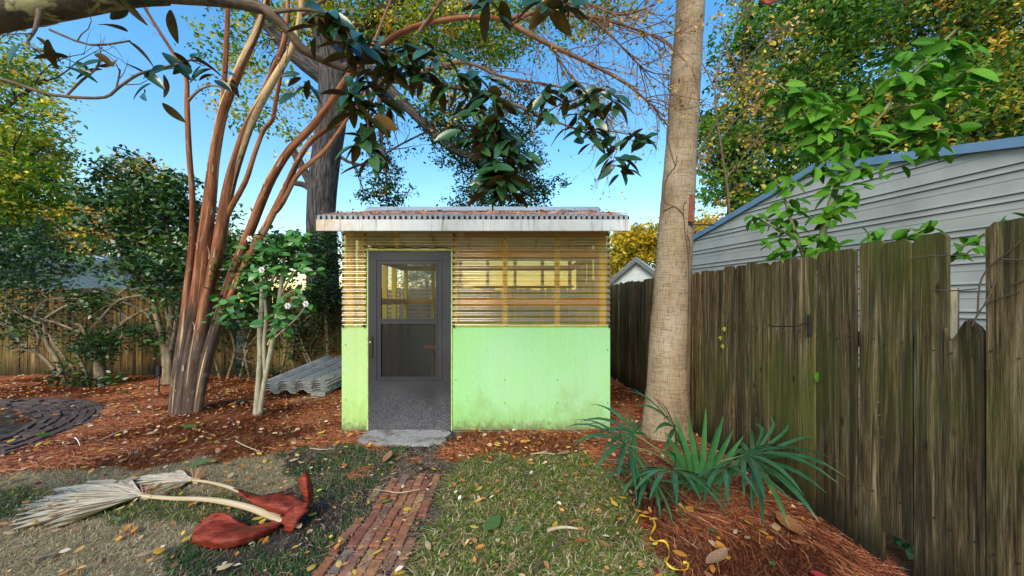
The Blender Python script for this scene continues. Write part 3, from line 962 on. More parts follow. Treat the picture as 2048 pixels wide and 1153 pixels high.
def corr(name, x0, x1, z0, z1, y, mat, pitch=.066, amp=.0105, side=None, ncol=3):
    """horizontally corrugated sheet facing -Y (or, with side=(x, sign), facing +-X and running along Y)"""
    nz = int((z1 - z0) / pitch * 10)
    z = np.linspace(z0, z1, nz)
    off = amp * np.cos(2 * math.pi * (z - z1) / pitch)
    u = np.linspace(x0, x1, ncol)
    U, Z = np.meshgrid(u, z); O = np.repeat(off[:, None], ncol, 1)
    V = np.stack([U, y - O, Z], -1) if side is None else np.stack([side[0] + side[1] * O, U, Z], -1)
    i = np.arange(nz * ncol).reshape(nz, ncol)
    F = np.stack([i[:-1, :-1], i[:-1, 1:], i[1:, 1:], i[1:, :-1]], -1).reshape(-1, 4)
    return obj(name, make_mesh(name, V.reshape(-1, 3), F, mat, True), shed)

zt, zb = 2.29, 1.182
# lower boards
mb = MB().box((X0, FY - .008, .005), (sx_(735), FY + .006, zb)); o = mb.build('wall_board', M['board_strip'], shed, bevel=.002); o['label'] = 'narrow mint board tinted by warm reflected light beside the door'
mb = MB().box((sx_(905.5), FY - .008, .01), (X1, FY + .006, zb)); o = mb.build('wall_board', M['board'], shed, bevel=.002); o['label'] = 'wide mint green board under the amber plastic'
MB().box((X0, FY + .008, .005), (X0 + .014, BY - .016, zb)).build('wall_board', M['board'], shed)
MB().box((X1 - .014, FY + .008, .005), (X1, BY - .016, zb)).build('wall_board', M['board'], shed)
MB().box((X0, BY - .014, .005), (X1, BY, zb)).build('wall_board', M['board'], shed)
# corrugated plastic
corr('corrugated_panel', X0 + .004, sx_(733), zb + .004, zt, FY - .012, M['plastic'])
corr('corrugated_panel', sx_(733) + .006, sx_(904) - .004, sz_(497), zt, FY - .012, M['plastic'])
corr('corrugated_panel', sx_(904), X1 - .004, zb + .004, zt, FY - .012, M['plastic'], ncol=5)
corr('corrugated_panel', FY + .02, BY - .02, zb, zt, 0, M['clear'], side=(X0 - .003, -1))
corr('corrugated_panel', FY + .02, BY - .02, zb, zt, 0, M['clear'], side=(X1 + .003, 1))
corr('corrugated_panel', X0 + .01, X1 - .01, zb, zt, BY + .004, M['clear'])
# studs
def stud(xc, w, y0, y1, z0=.03, z1=2.24):
    MB().box((xc - w / 2, y0, z0), (xc + w / 2, y1, z1)).build('stud', M['stud'], shed, (xc, y0, 0), bevel=.002)
for pxl, w in ((698, .088), (727, .040), (909, .050), (1010, .052), (1115, .052), (1206, .075)):
    stud(sx_(pxl), w, FY + .012, FY + .075)
stud(sx_(792), .05, FY + .012, FY + .06, sz_(497) + .01, 2.24)
for k in range(7):
    stud(X0 + .12 + k * .46, .05, BY - .09, BY - .022)
for k in range(1, 5):
    for xs in (X0 + .05, X1 - .05):
        MB().box((xs - .035, FY + k * .41 - .02, .03), (xs + .035, FY + k * .41 + .02, 2.24)).build('stud', M['stud'], shed, (xs, FY + k * .41, 0))
# rails round the inside
for z in (1.405, 1.965):
    MB().box((sx_(909) + .03, FY + .078, z), (X1 - .1, FY + .115, z + .085)).build('rail', M['rail'], shed, (sx_(909), FY, z))
    MB().box((X0 + .09, BY - .13, z + .01), (X1 - .09, BY - .093, z + .095)).build('rail', M['rail'], shed, (X0, BY, z))
    MB().box((X0 + .09, FY + .2, z + .01), (X0 + .125, BY - .14, z + .095)).build('rail', M['rail'], shed, (X0, FY, z))
    MB().box((X1 - .125, FY + .2, z + .01), (X1 - .09, BY - .14, z + .095)).build('rail', M['rail'], shed, (X1, FY, z))
MB().box((sx_(909) + .03, BY - .50, 1.68), (X1 - .13, BY - .14, 1.705)).build('shelf', M['rail'], shed, (X1, BY, 1.6))
MB().box((sx_(909) + .1, FY + .05, zt - .10), (X1 - .08, FY + .085, zt - .02)).build('top_plate', M['rail'], shed, (X1, FY, zt))
MB().box((X0 + .02, FY + .02, -.02), (X1 - .02, BY - .02, .02)).build('floor', M['slab'], shed)
# sill strips where plastic meets board, and dark scalloped seals
for a, b in ((X0 + .003, sx_(733)), (sx_(906), X1 - .002)):
    MB().box((a, FY - .024, zb - .006), (b, FY - .009, zb + .010)).build('sill_strip', M['trim_yellow'], shed, (a, FY, zb))
for xs in (X0 + .012, sx_(730), sx_(908), X1 - .018):
    mb = MB()
    nz = 16
    for k in range(nz):
        z = zb + .02 + k * .066
        mb.box((xs - .009, FY - .006, z), (xs + .009, FY + .009, z + .030))
    mb.build('edge_seal', M['foam'], shed, (xs, FY, zb))
mb = MB()
for pxl in (1010, 1115):
    for k in range(10):
        x = sx_(pxl) + random.uniform(-.006, .006); z = zb + .06 + k * .102
        mb.tube([(x, FY - .030, z), (x, FY - .018, z)], [.006, .007], 6)
for pxl, pyl in ((1010, 760), (1115, 760), (1010, 806), (1115, 806), (1215, 700), (1215, 806), (912, 760), (692, 690), (692, 800)):
    mb.tube([(sx_(pxl), FY - .012, sz_(pyl)), (sx_(pxl), FY - .007, sz_(pyl))], [.006, .007], 6)
for pxl in (687, 730, 908, 1218):
    x = sx_(pxl); mb.box((x - .014, FY - .034, zb - .014), (x + .014, FY - .010, zb + .012))
mb.build('screws', M['dark_metal'], shed)
# door casing and door
zd = sz_(503)
MB().box((sx_(735), FY - .018, .01), (sx_(737.5), FY + .05, zd + .03)).build('door_jamb', M['trim_lime'], shed)
MB().box((sx_(902.5), FY - .018, .01), (sx_(905), FY + .05, zd + .03)).build('door_jamb', M['trim_lime'], shed)
MB().box((sx_(733), FY - .022, zd + .004), (sx_(906), FY + .05, zd + .026)).build('door_head', M['trim_yellow'], shed)
mb = MB()
for k in range(24):
    x = sx_(736) + k * .039
    mb.box((x, FY - .03, zd + .030 + .004 * math.sin(k * 1.3)), (x + .040, FY - .014, zd + .040 + .004 * math.sin(k * 1.3)))
mb.build('head_seal', M['foam'], shed)
door = thing('door', None, None); del WL['door']
C.objects.unlink(door); bpy.data.objects.remove(door)
DX0, DX1 = sx_(738), sx_(902)
Z = lambda p: sz_(p)
xa, xb = sx_(763), sx_(873)
mb = MB()
f0, f1 = FY - .022, FY + .012
mb.box((DX0, f0, Z(861)), (xa, f1, Z(504)))                        # stiles and rails of the slab
mb.box((xb, f0, Z(861)), (DX1, f1, Z(504)))
mb.box((xa, f0 + .0004, Z(530)), (xb, f1, Z(504.2)))
mb.box((xa, f0 + .0004, Z(647)), (xb, f1, Z(638)))
mb.box((xa, f0 + .0004, Z(860.8)), (xb, f1, Z(755)))
door = mb.build('door', M['door'], shed)
door['label'] = 'charcoal storm door with two panes and scuffed foot'
mb = MB()
for a, b, c, d in ((752.5, 755, 521, 758), (882.5, 885, 521, 758)):
    mb.box((sx_(a), f0 - .008, Z(d)), (sx_(b), f0 - .0005, Z(c)))
for c, d in ((519, 521.4), (757.6, 760)):
    mb.box((sx_(752), f0 - .008, Z(d)), (sx_(885.5), f0 - .0008, Z(c)))
for a, b, c, d in ((760.5, 763.5, 528, 757), (872.5, 875.5, 528, 757)):
    mb.box((sx_(a), f0 - .006, Z(d)), (sx_(b), f0 - .0006, Z(c)))
for c, d in ((527, 530), (637.5, 640), (645.5, 648), (753, 756)):
    mb.box((sx_(760), f0 - .0066, Z(d)), (sx_(876), f0 - .0009, Z(c)))
mb.build('moulding', M['door'], door)
MB().box((xa + .001, FY - .006, Z(638)), (xb - .001, FY - .003, Z(530))).build('window_pane', M['glass'], door)
MB().box((xa + .001, FY - .006, Z(755)), (xb - .001, FY - .003, Z(647))).build('lower_pane', M['screen'], door)
hd = MB().box((sx_(738.8), f0 - .012, Z(714)), (sx_(747.5), f0 - .0004, Z(673))).build('handle', M['dark_metal'], door, bevel=.003)
mb = MB(); mb.tube([(sx_(743), f0 - .012, Z(684)), (sx_(743), f0 - .022, Z(684))], [.013, .012], 12); mb.build('button', M['bright_metal'], door, smooth=False)

# roof
RZ0, RZ1, RY0, RYM, RY1 = 2.348, 2.725, 3.75, 5.08, 6.41
RX0, RX1 = -2.031, 1.229
def roof_sheet(y0, z0, y1, z1):
    pitch = (RX1 - RX0) / 59
    xs, hs = [], []
    for k in range(59):
        for f, h in ((0, -.009), (.14, .009), (.52, .009), (.66, -.009)):
            xs.append(RX0 + (k + f) * pitch); hs.append(h)
    xs.append(RX1); hs.append(-.009)
    rows = 8
    V = []
    for r in range(rows + 1):
        t = r / rows
        for x, h in zip(xs, hs):
            V.append((x, y0 + (y1 - y0) * t, z0 + (z1 - z0) * t + h + .004 * math.sin(x * 3 + r)))
    m = len(xs); i = np.arange((rows + 1) * m).reshape(rows + 1, m)
    F = np.stack([i[:-1, :-1], i[:-1, 1:], i[1:, 1:], i[1:, :-1]], -1).reshape(-1, 4)
    return obj('roof_sheet', make_mesh('roof_sheet', V, F, M['roof']), shed)
rs = roof_sheet(RY0, RZ0, RYM, RZ1)
roof_sheet(RY1, RZ0, RYM, RZ1)
mb = MB()
mb.add([(RX0 + .005, RYM - .17, RZ1 - .028), (RX1 - .005, RYM - .17, RZ1 - .028), (RX1 - .005, RYM, RZ1 + .072), (RX0 + .005, RYM, RZ1 + .072), (RX0 + .005, RYM + .17, RZ1 - .028), (RX1 - .005, RYM + .17, RZ1 - .028)], [(0, 1, 2, 3), (3, 2, 5, 4)])
mb.build('ridge_cap', M['ridge'], shed)
MB().box((RX0 - .002, RY0 - .018, 2.185), (RX1 + .002, RY0 + .004, 2.304)).build('fascia', M['fascia'], shed, bevel=.003)
MB().box((RX0, RY1 - .004, 2.185), (RX1, RY1 + .018, 2.304)).build('fascia', M['fascia'], shed)
MB().box((RX0 + .004, RY0 + .008, 2.300), (RX1 - .004, RY0 + .026, 2.344)).build('closure_strip', M['foam'], shed)
mb = MB()
pitch = (RX1 - RX0) / 59
for k in range(59):
    x = RX0 + (k + .33) * pitch + random.uniform(-.002, .002); w = pitch * random.uniform(.24, .31)
    mb.box((x - w, RY0 - .006, 2.307 + random.uniform(0, .004)), (x + w, RY0 + .007, 2.352), 0, .0015)
mb.build('closure_tabs', M['tab'], shed)
for xs in (X0 + .02, X1 - .034):
    mb = MB(); 
    pr = [(FY, 2.20), (BY, 2.20), (BY, 2.40), (RYM, 2.69), (FY, 2.40)]
    V = [(xs, a, b) for a, b in pr] + [(xs + .014, a, b) for a, b in pr]
    mb.add(V, [(0, 1, 2, 3, 4), (9, 8, 7, 6, 5)] + [(i, i + 5, (i + 1) % 5 + 5, (i + 1) % 5) for i in range(5)])
    mb.build('gable_panel', M['board'], shed)
for k in range(6):
    x = X0 + .1 + k * .55
    for y0, y1 in ((RY0 + .03, RYM), (RY1 - .03, RYM)):
        z0 = RZ0 - .06
        MB().bar((x, y0, z0), (x, y1, RZ1 - .06), .038, .075).build('rafter', M['rail'], shed, (x, y0, z0))
MB().box((X0 + .02, FY + .005, 2.235), (X1 - .02, FY + .09, 2.275)).build('top_plate', M['rail'], shed)

# things stored in the shed, seen through the lower pane
tb = thing('folding_stand', 'dark folding stand with a littered board seen through the lower door pane', 'stand', (-.78, 5.0, .02))
MB().bar((-1.15, 4.75, .86), (-.35, 4.80, .87), .30, .022).build('board', M['rail'], tb)
mb = MB(); mb.tube([(-1.02, 4.62, .85), (-.72, 4.62, .02)], [.011, .011], 8); mb.build('leg', M['dark_metal'], tb)
mb = MB(); mb.tube([(-.52, 4.92, .85), (-.92, 4.92, .02)], [.011, .011], 8); mb.build('leg', M['dark_metal'], tb)
mb = MB(); mb.tube([(-.52, 4.62, .85), (-.92, 4.62, .02)], [.011, .011], 8); mb.build('leg', M['dark_metal'], tb)
mb = MB(); mb.tube([(-1.02, 4.92, .85), (-.72, 4.92, .02)], [.011, .011], 8); mb.build('leg', M['dark_metal'], tb)
pt = thing('plastic_tub', 'small pale tub left on the board inside the shed', 'tub', (-.84, 4.72, .886))
me = bmesh.new()
V, Q, _ = tube_geo([(-.84, 4.72, .886), (-.84, 4.72, .93), (-.84, 4.72, .975)], [.07, .085, .10], 14)
mm = MB(); mm.add(V, Q.tolist() + [tuple(range(13, -1, -1))]); mm.build('bowl', M['tab'], pt, smooth=True)

# ------------------------------------------------------------------ stack of corrugated sheets on a block
st = thing('sheet_stack', 'stack of grey corrugated roofing sheets leaning on a block beside the shed', 'sheet stack', (-3.2, 5.9, 0))
def stack_sheet(k):
    o = Vector((-3.86 + random.uniform(-.02, .02), 5.52 + random.uniform(-.03, .02), .035 + k * .036))
    u = Vector((1.0, .10, .03 * k * 0)).normalized()
    v = Vector((.44, .84, .23)).normalized()
    nrm = u.cross(v).normalized()
    prof = []
    for r in range(4):
        b = r * .245
        for f, h in ((0, 0), (.045, .055), (.060, .066), (.125, .066), (.140, .055), (.185, 0), (.235, 0)):
            prof.append((b + f, h))
    L = 1.12 + random.uniform(-.03, .03)
    V = []
    rows = 4
    for t in range(rows + 1):
        for s, h in prof:
            V.append(o + u * s + v * (L * t / rows) + nrm * h)
    m = len(prof); i = np.arange((rows + 1) * m).reshape(rows + 1, m)
    F = np.stack([i[:-1, :-1], i[:-1, 1:], i[1:, 1:], i[1:, :-1]], -1).reshape(-1, 4)
    ob = obj('roof_sheet', make_mesh('roof_sheet', np.array([tuple(p) for p in V]), F, M['sheet']), st)
    STK.append((o, u, v, nrm))
    sm = ob.modifiers.new('thickness', 'SOLIDIFY'); sm.thickness = .007
STK = []
for k in range(5): stack_sheet(k)
cb = thing('concrete_block', 'concrete block propping up the stack of grey sheets', 'block', (-2.95, 5.55, 0))
MB().box((-3.06, 5.47, 0), (-2.84, 5.66, .075)).build('block', M['block'], cb, bevel=.006)

# path light stake
pl = thing('path_light', 'small black path light on a stake in the pine straw beside the crape myrtle', 'garden light', tuple(G(318, 789)))
g = G(318, 789)
mb = MB(); mb.tube([g, g + Vector((0, 0, .33))], [.009, .009], 8); mb.build('stake', M['dark_metal'], pl, smooth=True)
mb = MB(); mb.tube([g + Vector((0, 0, .30)), g + Vector((0, 0, .31)), g + Vector((0, 0, .44)), g + Vector((0, 0, .45))], [.018, .034, .034, .022], 12); mb.build('lamp_head', M['dark_metal'], pl, smooth=False)

# ------------------------------------------------------------------ metal building beyond the side fence
BD = Vector((-.276, .961, 0)).normalized()
B0 = Vector((4.2, 3.0, 0))
BN = Vector((.961, .276, 0)).normalized()          # into the building
mbld = thing('metal_building', 'pale blue grey ribbed metal building with a blue trimmed low gable behind the side fence', 'building', (4.2, 3.0, 0))
S0, S1, SP = -5.6, 3.66, 1.55
def gz(s): return 3.09 - .27 * (s - SP) if s > SP else 3.09 - .22 * (SP - s)
def srange(z):
    lo = S0 if z <= gz(S0) else SP - (3.09 - z) / .22
    hi = S1 if z <= gz(S1) else SP + (3.09 - z) / .27
    return lo, hi
prof = [(0, 0), (.052, 0), (.058, .016), (.070, .016), (.076, 0), (.112, 0), (.118, .016), (.130, .016), (.136, 0), (.236, 0), (.238, .004), (.246, .004), (.248, -.001)]
z0 = 0.0
while z0 < 3.0:
    V, F = [], []
    k = 0
    for dz, h in prof:
        z = z0 + dz
        if z > 3.085: break
        lo, hi = srange(z)
        for s in (lo, (lo + hi) / 2, hi): V.append(B0 + BD * s - BN * h + Vector((0, 0, z)))
        k += 1
    for r in range(k - 1):
        for c in range(2): F.append((r * 3 + c, r * 3 + c + 1, r * 3 + 4 + c, r * 3 + 3 + c))
    midx = [1 if prof[f // 2][1] != prof[f // 2 + 1][1] and (f // 2) in (1, 5) else 0 for f in range(len(F))]
    obj('siding_panel', make_mesh('siding_panel', np.array([tuple(v) for v in V]), F, [M['siding'], M['siding_rib']], midx=midx), mbld)
    z0 += .248
def prism(pts, dvec):
    n = len(pts); d = Vector(dvec)
    return [tuple(p) for p in pts] + [tuple(p + d) for p in pts], [tuple(range(n)), tuple(range(2 * n - 1, n - 1, -1))] + [(i, i + n, (i + 1) % n + n, (i + 1) % n) for i in range(n)]
for sa, sb in ((S0 - .1, SP), (SP, S1 + .1)):
    pa = B0 + BD * sa + Vector((0, 0, gz(sa))); pb = B0 + BD * sb + Vector((0, 0, gz(sb)))
    up = Vector((0, 0, .085)); off = -BN * .05
    mb = MB(); mb.add(*prism([pa + off - up * .25, pb + off - up * .25, pb + off + up * .75, pa + off + up * .75], BN * .049)); mb.build('rake_trim', M['blue_trim'], mbld)
    mb = MB(); mb.add(*prism([pa + up * .55, pb + up * .55, pb + up * .75, pa + up * .75], BN * 7)); mb.build('roof_panel', M['blue_roof'], mbld)
for s in (S0, S1):
    a = B0 + BD * s; mb = MB()
    mb.add(*prism([a + Vector((0, 0, 0)), a + BN * 7, a + BN * 7 + Vector((0, 0, gz(s))), a + Vector((0, 0, gz(s)))], BD * .02)); mb.build('wall', M['siding'], mbld)

# ------------------------------------------------------------------ far houses
def gable_house(name, label, loc, rot, w, d, hw, hr, wall, roof, trim, windows=0):
    t = thing(name, label, 'house', loc)
    t.rotation_euler = (0, 0, rot)
    def part(nm, V, F, mat):
        me = make_mesh(nm, V, F, mat)
        o = bpy.data.objects.new(nm, me); C.objects.link(o); o.parent = t; WL[o.name] = Vector(loc); return o
    pr = [(-w/2, 0), (w/2, 0), (w/2, hw), (0, hr), (-w/2, hw)]
    V = [(x, 0, z) for x, z in pr] + [(x, d, z) for x, z in pr]
    part('wall', V, [(0, 1, 2, 3, 4), (9, 8, 7, 6, 5)] + [(i, i + 5, (i + 1) % 5 + 5, (i + 1) % 5) for i in range(5) if i not in (2, 3)], wall)
    sl = (hr - hw) / (w / 2); ov = .25
    for s in (-1, 1):
        a = (s * (w/2 + ov), hw - sl * ov); b = (0, hr)
        q = [(a[0], -ov, a[1] + .03), (b[0], -ov, b[1] + .03), (b[0], d + ov, b[1] + .03), (a[0], d + ov, a[1] + .03)]
        mb = MB(); mb.add(*prism([Vector(p) for p in q], (0, 0, .06)))
        rp = part('roof', mb.v, mb.f, roof)
        mb = MB(); mb.add(*prism([Vector((a[0], -ov - .03, a[1] - .10)), Vector((b[0], -ov - .03, b[1] - .10)), Vector((b[0], -ov - .03, b[1] + .10)), Vector((a[0], -ov - .03, a[1] + .10))], (0, .028, 0)))
        part('bargeboard', mb.v, mb.f, trim)
        nr = 16
        mb = MB()
        for k in range(nr + 1):
            y = -ov + (d + 2 * ov) * k / nr
            mb.add(*prism([Vector((a[0], y, a[1] + .092)), Vector((b[0], y, b[1] + .092)), Vector((b[0], y + .04, b[1] + .092)), Vector((a[0], y + .04, a[1] + .092))], (0, 0, .035)))
        part('roof_rib', mb.v, mb.f, roof)
    for k in range(windows):
        x = -w/2 + w * (k + .5) / windows
        mb = MB().box((x - .45, -.05, hw - 1.6), (x + .45, -.004, hw - .4)); f = part('window', mb.v, mb.f, M['white_wall'])
        mb = MB().box((x - .38, -.07, hw - 1.53), (x + .38, -.051, hw - .47)); g_ = part('pane', mb.v, mb.f, M['window_dark']); 
        g_.parent = f
    nl = int(hr / .22)
    mb = MB()
    for k in range(1, nl):
        z = k * .22; hwid = w/2 if z < hw else (hr - z) / sl
        if hwid > .1: mb.box((-hwid, -.012, z), (hwid, -.001, z + .018))
    part('lap_line', mb.v, mb.f, M['grey_trim'] if False else wall)
    return t
p = P(1274, 606, 15.5)
gable_house('neighbour_outbuilding', 'small pale gabled outbuilding with blue metal roof beyond the dark end of the side fence', (p.x, 15.5, 0), R(-28), 2.4, 4.5, 2.25, 3.27, M['white_wall'], M['blue_roof'], M['grey_trim'])
p = P(1232, 606, 19)
gable_house('neighbour_shed', 'low far shed with red edged roof beside the small pale outbuilding', (p.x - .6, 20, 0), R(-20), 3.4, 4, 1.9, 2.75, M['white_wall'], M['pale_roof'], M['rust_red'])
gable_house('neighbour_house', 'low neighbouring house with pale roof glimpsed over the back fence through shrubs', (-15.5, 15, 0), R(90 - 8), 8, 11, 2.35, 3.35, M['white_wall'], M['pale_roof'], M['white_wall'], 3)
# ------------------------------------------------------------------ trees
def B(px, py, rx, ry, Y, rY, nc, nl, cr):
    return (P(px, py, Y), (rx / FPX * Y, rY, ry / FPX * Y), nc, nl, cr)

def limbs(lst, Y, sub=3):
    out = []
    for pts in lst:
        p, r = PL(pts, Y)
        out.append(smooth_pts(p, r, sub))
    return out

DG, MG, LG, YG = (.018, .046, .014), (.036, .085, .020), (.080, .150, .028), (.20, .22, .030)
YE, OR, BR = (.56, .38, .035), (.50, .24, .045), (.26, .13, .050)
TEAL = (.020, .055, .026)

# --- crape myrtle, many smooth red-brown stems
base = G(365, 835)
cm = thing('crape_myrtle', 'crape myrtle with several smooth orange brown stems fanning up from the pine straw', 'tree', tuple(base))
Yc = 4.53
stems = limbs([
    [(352, 842, 25.6), (357, 760, 23.4), (370, 640, 17.3), (380, 540, 14.1), (386, 480, 12.8), (385, 400, 9.57), (378, 300, 8.96), (374, 205, 8.33), (372, 155, 7.68), (348, 110, 6.4), (318, 62, 5.76), (285, 8, 5.12), (262, -40, 3.85)],
    [(360, 842, 25.6), (372, 740, 27.5), (395, 600, 24.9), (408, 500, 23.1), (420, 400, 21.8), (428, 320, 19.2), (443, 235, 17.9), (458, 190, 16.7), (485, 125, 14.7), (510, 70, 12.8), (530, 10, 11.5), (545, -60, 9.57)],
    [(443, 235, 10.2), (447, 190, 8.96), (452, 100, 8.33), (456, 0, 7.68), (458, -60, 6.4)],
    [(380, 842, 25.6), (390, 740, 28.9), (412, 620, 26.6), (432, 520, 23.1), (446, 440, 20.5), (462, 360, 19.2), (490, 270, 17.9), (515, 215, 16.7), (550, 155, 14.7), (580, 105, 12.8), (596, 60, 10.9), (604, 0, 8.96), (612, -60, 7.05)],
    [(515, 215, 11.5), (545, 145, 10.2), (565, 95, 8.96), (575, 30, 7.68), (574, -50, 6.4)],
    [(428, 505, 11.5), (455, 430, 9.57), (490, 365, 8.96), (507, 315, 8.33), (527, 262, 8.33), (545, 240, 7.68), (552, 200, 7.05), (560, 160, 5.76), (572, 120, 5.12)],
    [(384, 842, 17.6), (397, 760, 16.8), (437, 640, 20), (468, 540, 17.3), (500, 462, 16.7), (522, 405, 16), (545, 355, 15.4), (580, 300, 14.7), (620, 258, 14.1), (660, 208, 13.4), (700, 150, 12.8, 4.45), (745, 110, 12.1, 4.4), (790, 72, 11.5, 4.3), (850, 48, 10.9, 4.2), (920, 36, 10.2, 4.1), (985, 36, 8.96, 4.0), (1030, 52, 7.68, 3.95)],
    [(392, 842, 15), (415, 720, 17.9), (455, 610, 15), (500, 515, 14.1), (545, 430, 12.8), (578, 360, 11.5), (602, 310, 10.9), (625, 280, 9.57), (655, 258, 8.96), (690, 240, 7.68), (730, 190, 6.4), (775, 170, 5.76), (850, 140, 5.12)],
    [(551, 424, 10.4), (566, 405, 8.8), (592, 355, 8.33), (622, 325, 8.33), (650, 300, 7.05), (690, 245, 6.4), (712, 205, 5.76), (735, 170, 5.12)],
], Yc)
FL = []
for s_ in (stems[1], stems[3], stems[6], stems[7]):
    for _ in range(7):
        i = random.randint(2, len(s_[0]) // 2); p_ = s_[0][i]; r_ = s_[1][i]; d_ = (s_[0][i + 1] - p_).normalized()
        a_ = random.uniform(3.4, 6.0); o_ = Vector((math.cos(a_), math.sin(a_), 0)) * (r_ * 1.03); t_ = Vector((-math.sin(a_), math.cos(a_), 0)); L_ = random.uniform(.05, .16); w_ = random.uniform(.006, .014)
        FL.append((p_ + o_, p_ + o_ * 1.08 + d_ * L_ * .5, p_ + o_ * random.uniform(1.15, 1.5) + d_ * L_, t_ * w_))
V, F, T = [], [], []
for a_, b_, c_, w_ in FL:
    k_ = len(V); V += [a_ - w_, a_ + w_, b_ - w_ * .9, b_ + w_ * .9, c_ - w_ * .3, c_ + w_ * .3]; F += [(k_, k_ + 1, k_ + 3, k_ + 2), (k_ + 2, k_ + 3, k_ + 5, k_ + 4)]
o = obj('bark_flake', make_mesh('bark_flake', np.array([tuple(v) for v in V]), np.array(F), M['stick'], tc=np.array([tuple(v) for v in V])), cm); o['kind'] = 'stuff'
bran = limbs([
    [(1030, 52, 11, 3.95), (1100, 90, 9, 3.9), (1180, 128, 7, 3.9), (1255, 170, 5, 3.9), (1330, 235, 3, 3.9)],
    [(1010, 42, 11, 3.95), (1060, 28, 8, 3.9), (1130, 30, 7, 3.9), (1210, 40, 6, 3.8), (1300, 70, 4, 3.8), (1345, 95, 3, 3.8)],
    [(1030, 44, 7, 3.95), (1080, 20, 5, 3.8), (1160, 5, 4, 3.7), (1240, 30, 4, 3.6), (1310, 10, 3, 3.5)],
    [(850, 140, 8, 4.5), (916, 126, 7, 4.45), (955, 132, 6, 4.4), (998, 152, 5, 4.4), (1085, 169, 4, 4.4), (1150, 185, 3, 4.4), (1230, 250, 2, 4.4)],
    [(840, 62, 8, 4.2), (870, 20, 6, 4.1), (900, -30, 5, 4.0)],
    [(735, 120, 8, 4.4), (762, 50, 6, 4.5), (790, -20, 5, 4.6)],
    [(1100, 90, 5, 3.9), (1140, 150, 4, 4.0), (1190, 200, 3, 4.0), (1240, 280, 2, 4.0)],
    [(604, 30, 9), (640, 5, 7), (690, -30, 5)],
    [(374, 205, 6), (400, 180, 4), (432, 172, 3), (470, 190, 2)],
    [(1180, 35, 5, 3.8), (1230, 80, 4, 3.8), (1290, 140, 3, 3.8), (1340, 150, 2, 3.8)],
], Yc)
for s in stems: 
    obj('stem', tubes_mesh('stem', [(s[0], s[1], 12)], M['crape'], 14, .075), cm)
tw = twigs([b for b in bran[:4]] + [bran[6], bran[9]], 16, .70, .007, .10, 2, .95, 4, .1)
tw += twigs([bran[0], bran[1], bran[3], bran[4]], 10, .9, .005, .35, 2, .8, 4, .1)
tw += twigs([bran[4], bran[5], bran[7]], 5, .5, .006, .0, 2)
tw += twigs([(s[0][-10:], s[1][-10:]) for s in stems[:6]], 5, .5, .006, .0, 1)
add_branches(cm, bran, tw, M['crape_twig'], 6)
tips = np.array([tuple(q[random.randint(2, 5)]) for q, r, n_ in tw for _ in range(3) if random.random() < .55])
lc = palette(np.arange(len(tips)) % 40, 40, [OR, YE, (.42, .26, .12), YG], [4, 3, 4, 1])
V, F, cl = leaf_quads(tips + RNG.normal(0, .02, tips.shape), RNG.uniform(.025, .05, len(tips)), lc, -.3, .3, .6)
obj('crown', make_mesh('crown', V, F, M['litter'], col=cl), cm)

# --- tall oak behind the shed
oak = thing('oak_tree', 'tall dark trunked oak rising behind the shed with yellow and green leaves', 'tree', (P(650, 606, 8.9).x, 8.9, 0))
ol = limbs([
    [(662, 780, 77.3), (650, 640, 60.7), (645, 500, 53.4), (642, 420, 51.5), (648, 340, 55.2), (662, 250, 57), (668, 180, 55.2), (660, 100, 51.5), (640, 20, 46), (620, -80, 42), (600, -220, 30)],
    [(662, 180, 40), (720, 130, 26), (790, 190, 20), (850, 250, 18), (905, 300, 16), (950, 315, 14), (985, 350, 10), (1010, 390, 6)],
    [(650, 110, 34), (740, 40, 24), (830, -20, 18), (960, -60, 14)],
    [(655, 160, 36), (590, 110, 30), (545, 60, 26), (500, 10, 22), (440, -60, 16)],
    [(640, 400, 22), (612, 350, 16), (592, 312, 15), (585, 300, 13)],
    [(640, 395, 18), (612, 372, 12), (585, 366, 10)],
    [(850, 250, 10), (900, 250, 8), (960, 270, 7), (1030, 290, 5)],
    [(760, 160, 14), (760, 260, 8), (770, 330, 6), (775, 380, 4)],
    [(660, 300, 8), (720, 330, 5), (800, 290, 4), (880, 250, 3)],
], 8.9)
obj('trunk', tubes_mesh('trunk', [(ol[0][0], ol[0][1], 18), (ol[4][0], ol[4][1], 10), (ol[5][0], ol[5][1], 10)], M['oak_bark'], 12, .05), oak)
ot = twigs(ol[1:4] + ol[6:], 8, 1.3, .02, .12, 2, .9, 4)
add_branches(oak, ol[1:4] + ol[6:], ot, M['oak_bark'], 8)
oc = [B(700, 40, 150, 90, 9.2, 1.3, 170, 34, .20), B(860, 60, 150, 90, 9.6, 1.4, 190, 36, .20), B(1010, 40, 130, 80, 9.8, 1.4, 140, 34, .20), B(1180, 20, 90, 40, 9.8, .9, 50, 26, .2),
      B(900, 200, 120, 70, 9.2, 1.0, 60, 26, .18), B(520, 60, 130, 110, 9.6, 1.4, 90, 24, .19), B(470, 170, 90, 90, 9.6, 1.2, 40, 20, .18),
      B(590, 230, 70, 100, 9.6, 1.0, 26, 16, .16), B(800, -80, 380, 110, 9.5, 2.0, 200, 26, .25), B(540, 230, 100, 60, 9.8, 1.0, 22, 18, .16)]
crown('crown', oc, [(.060, .15, .026), (.14, .28, .035), (.36, .42, .05), (.78, .58, .06), (.66, .36, .06)], [4, 5, 4, 3, 1], .125, oak, M['foliage'], -.3, .4, .48)
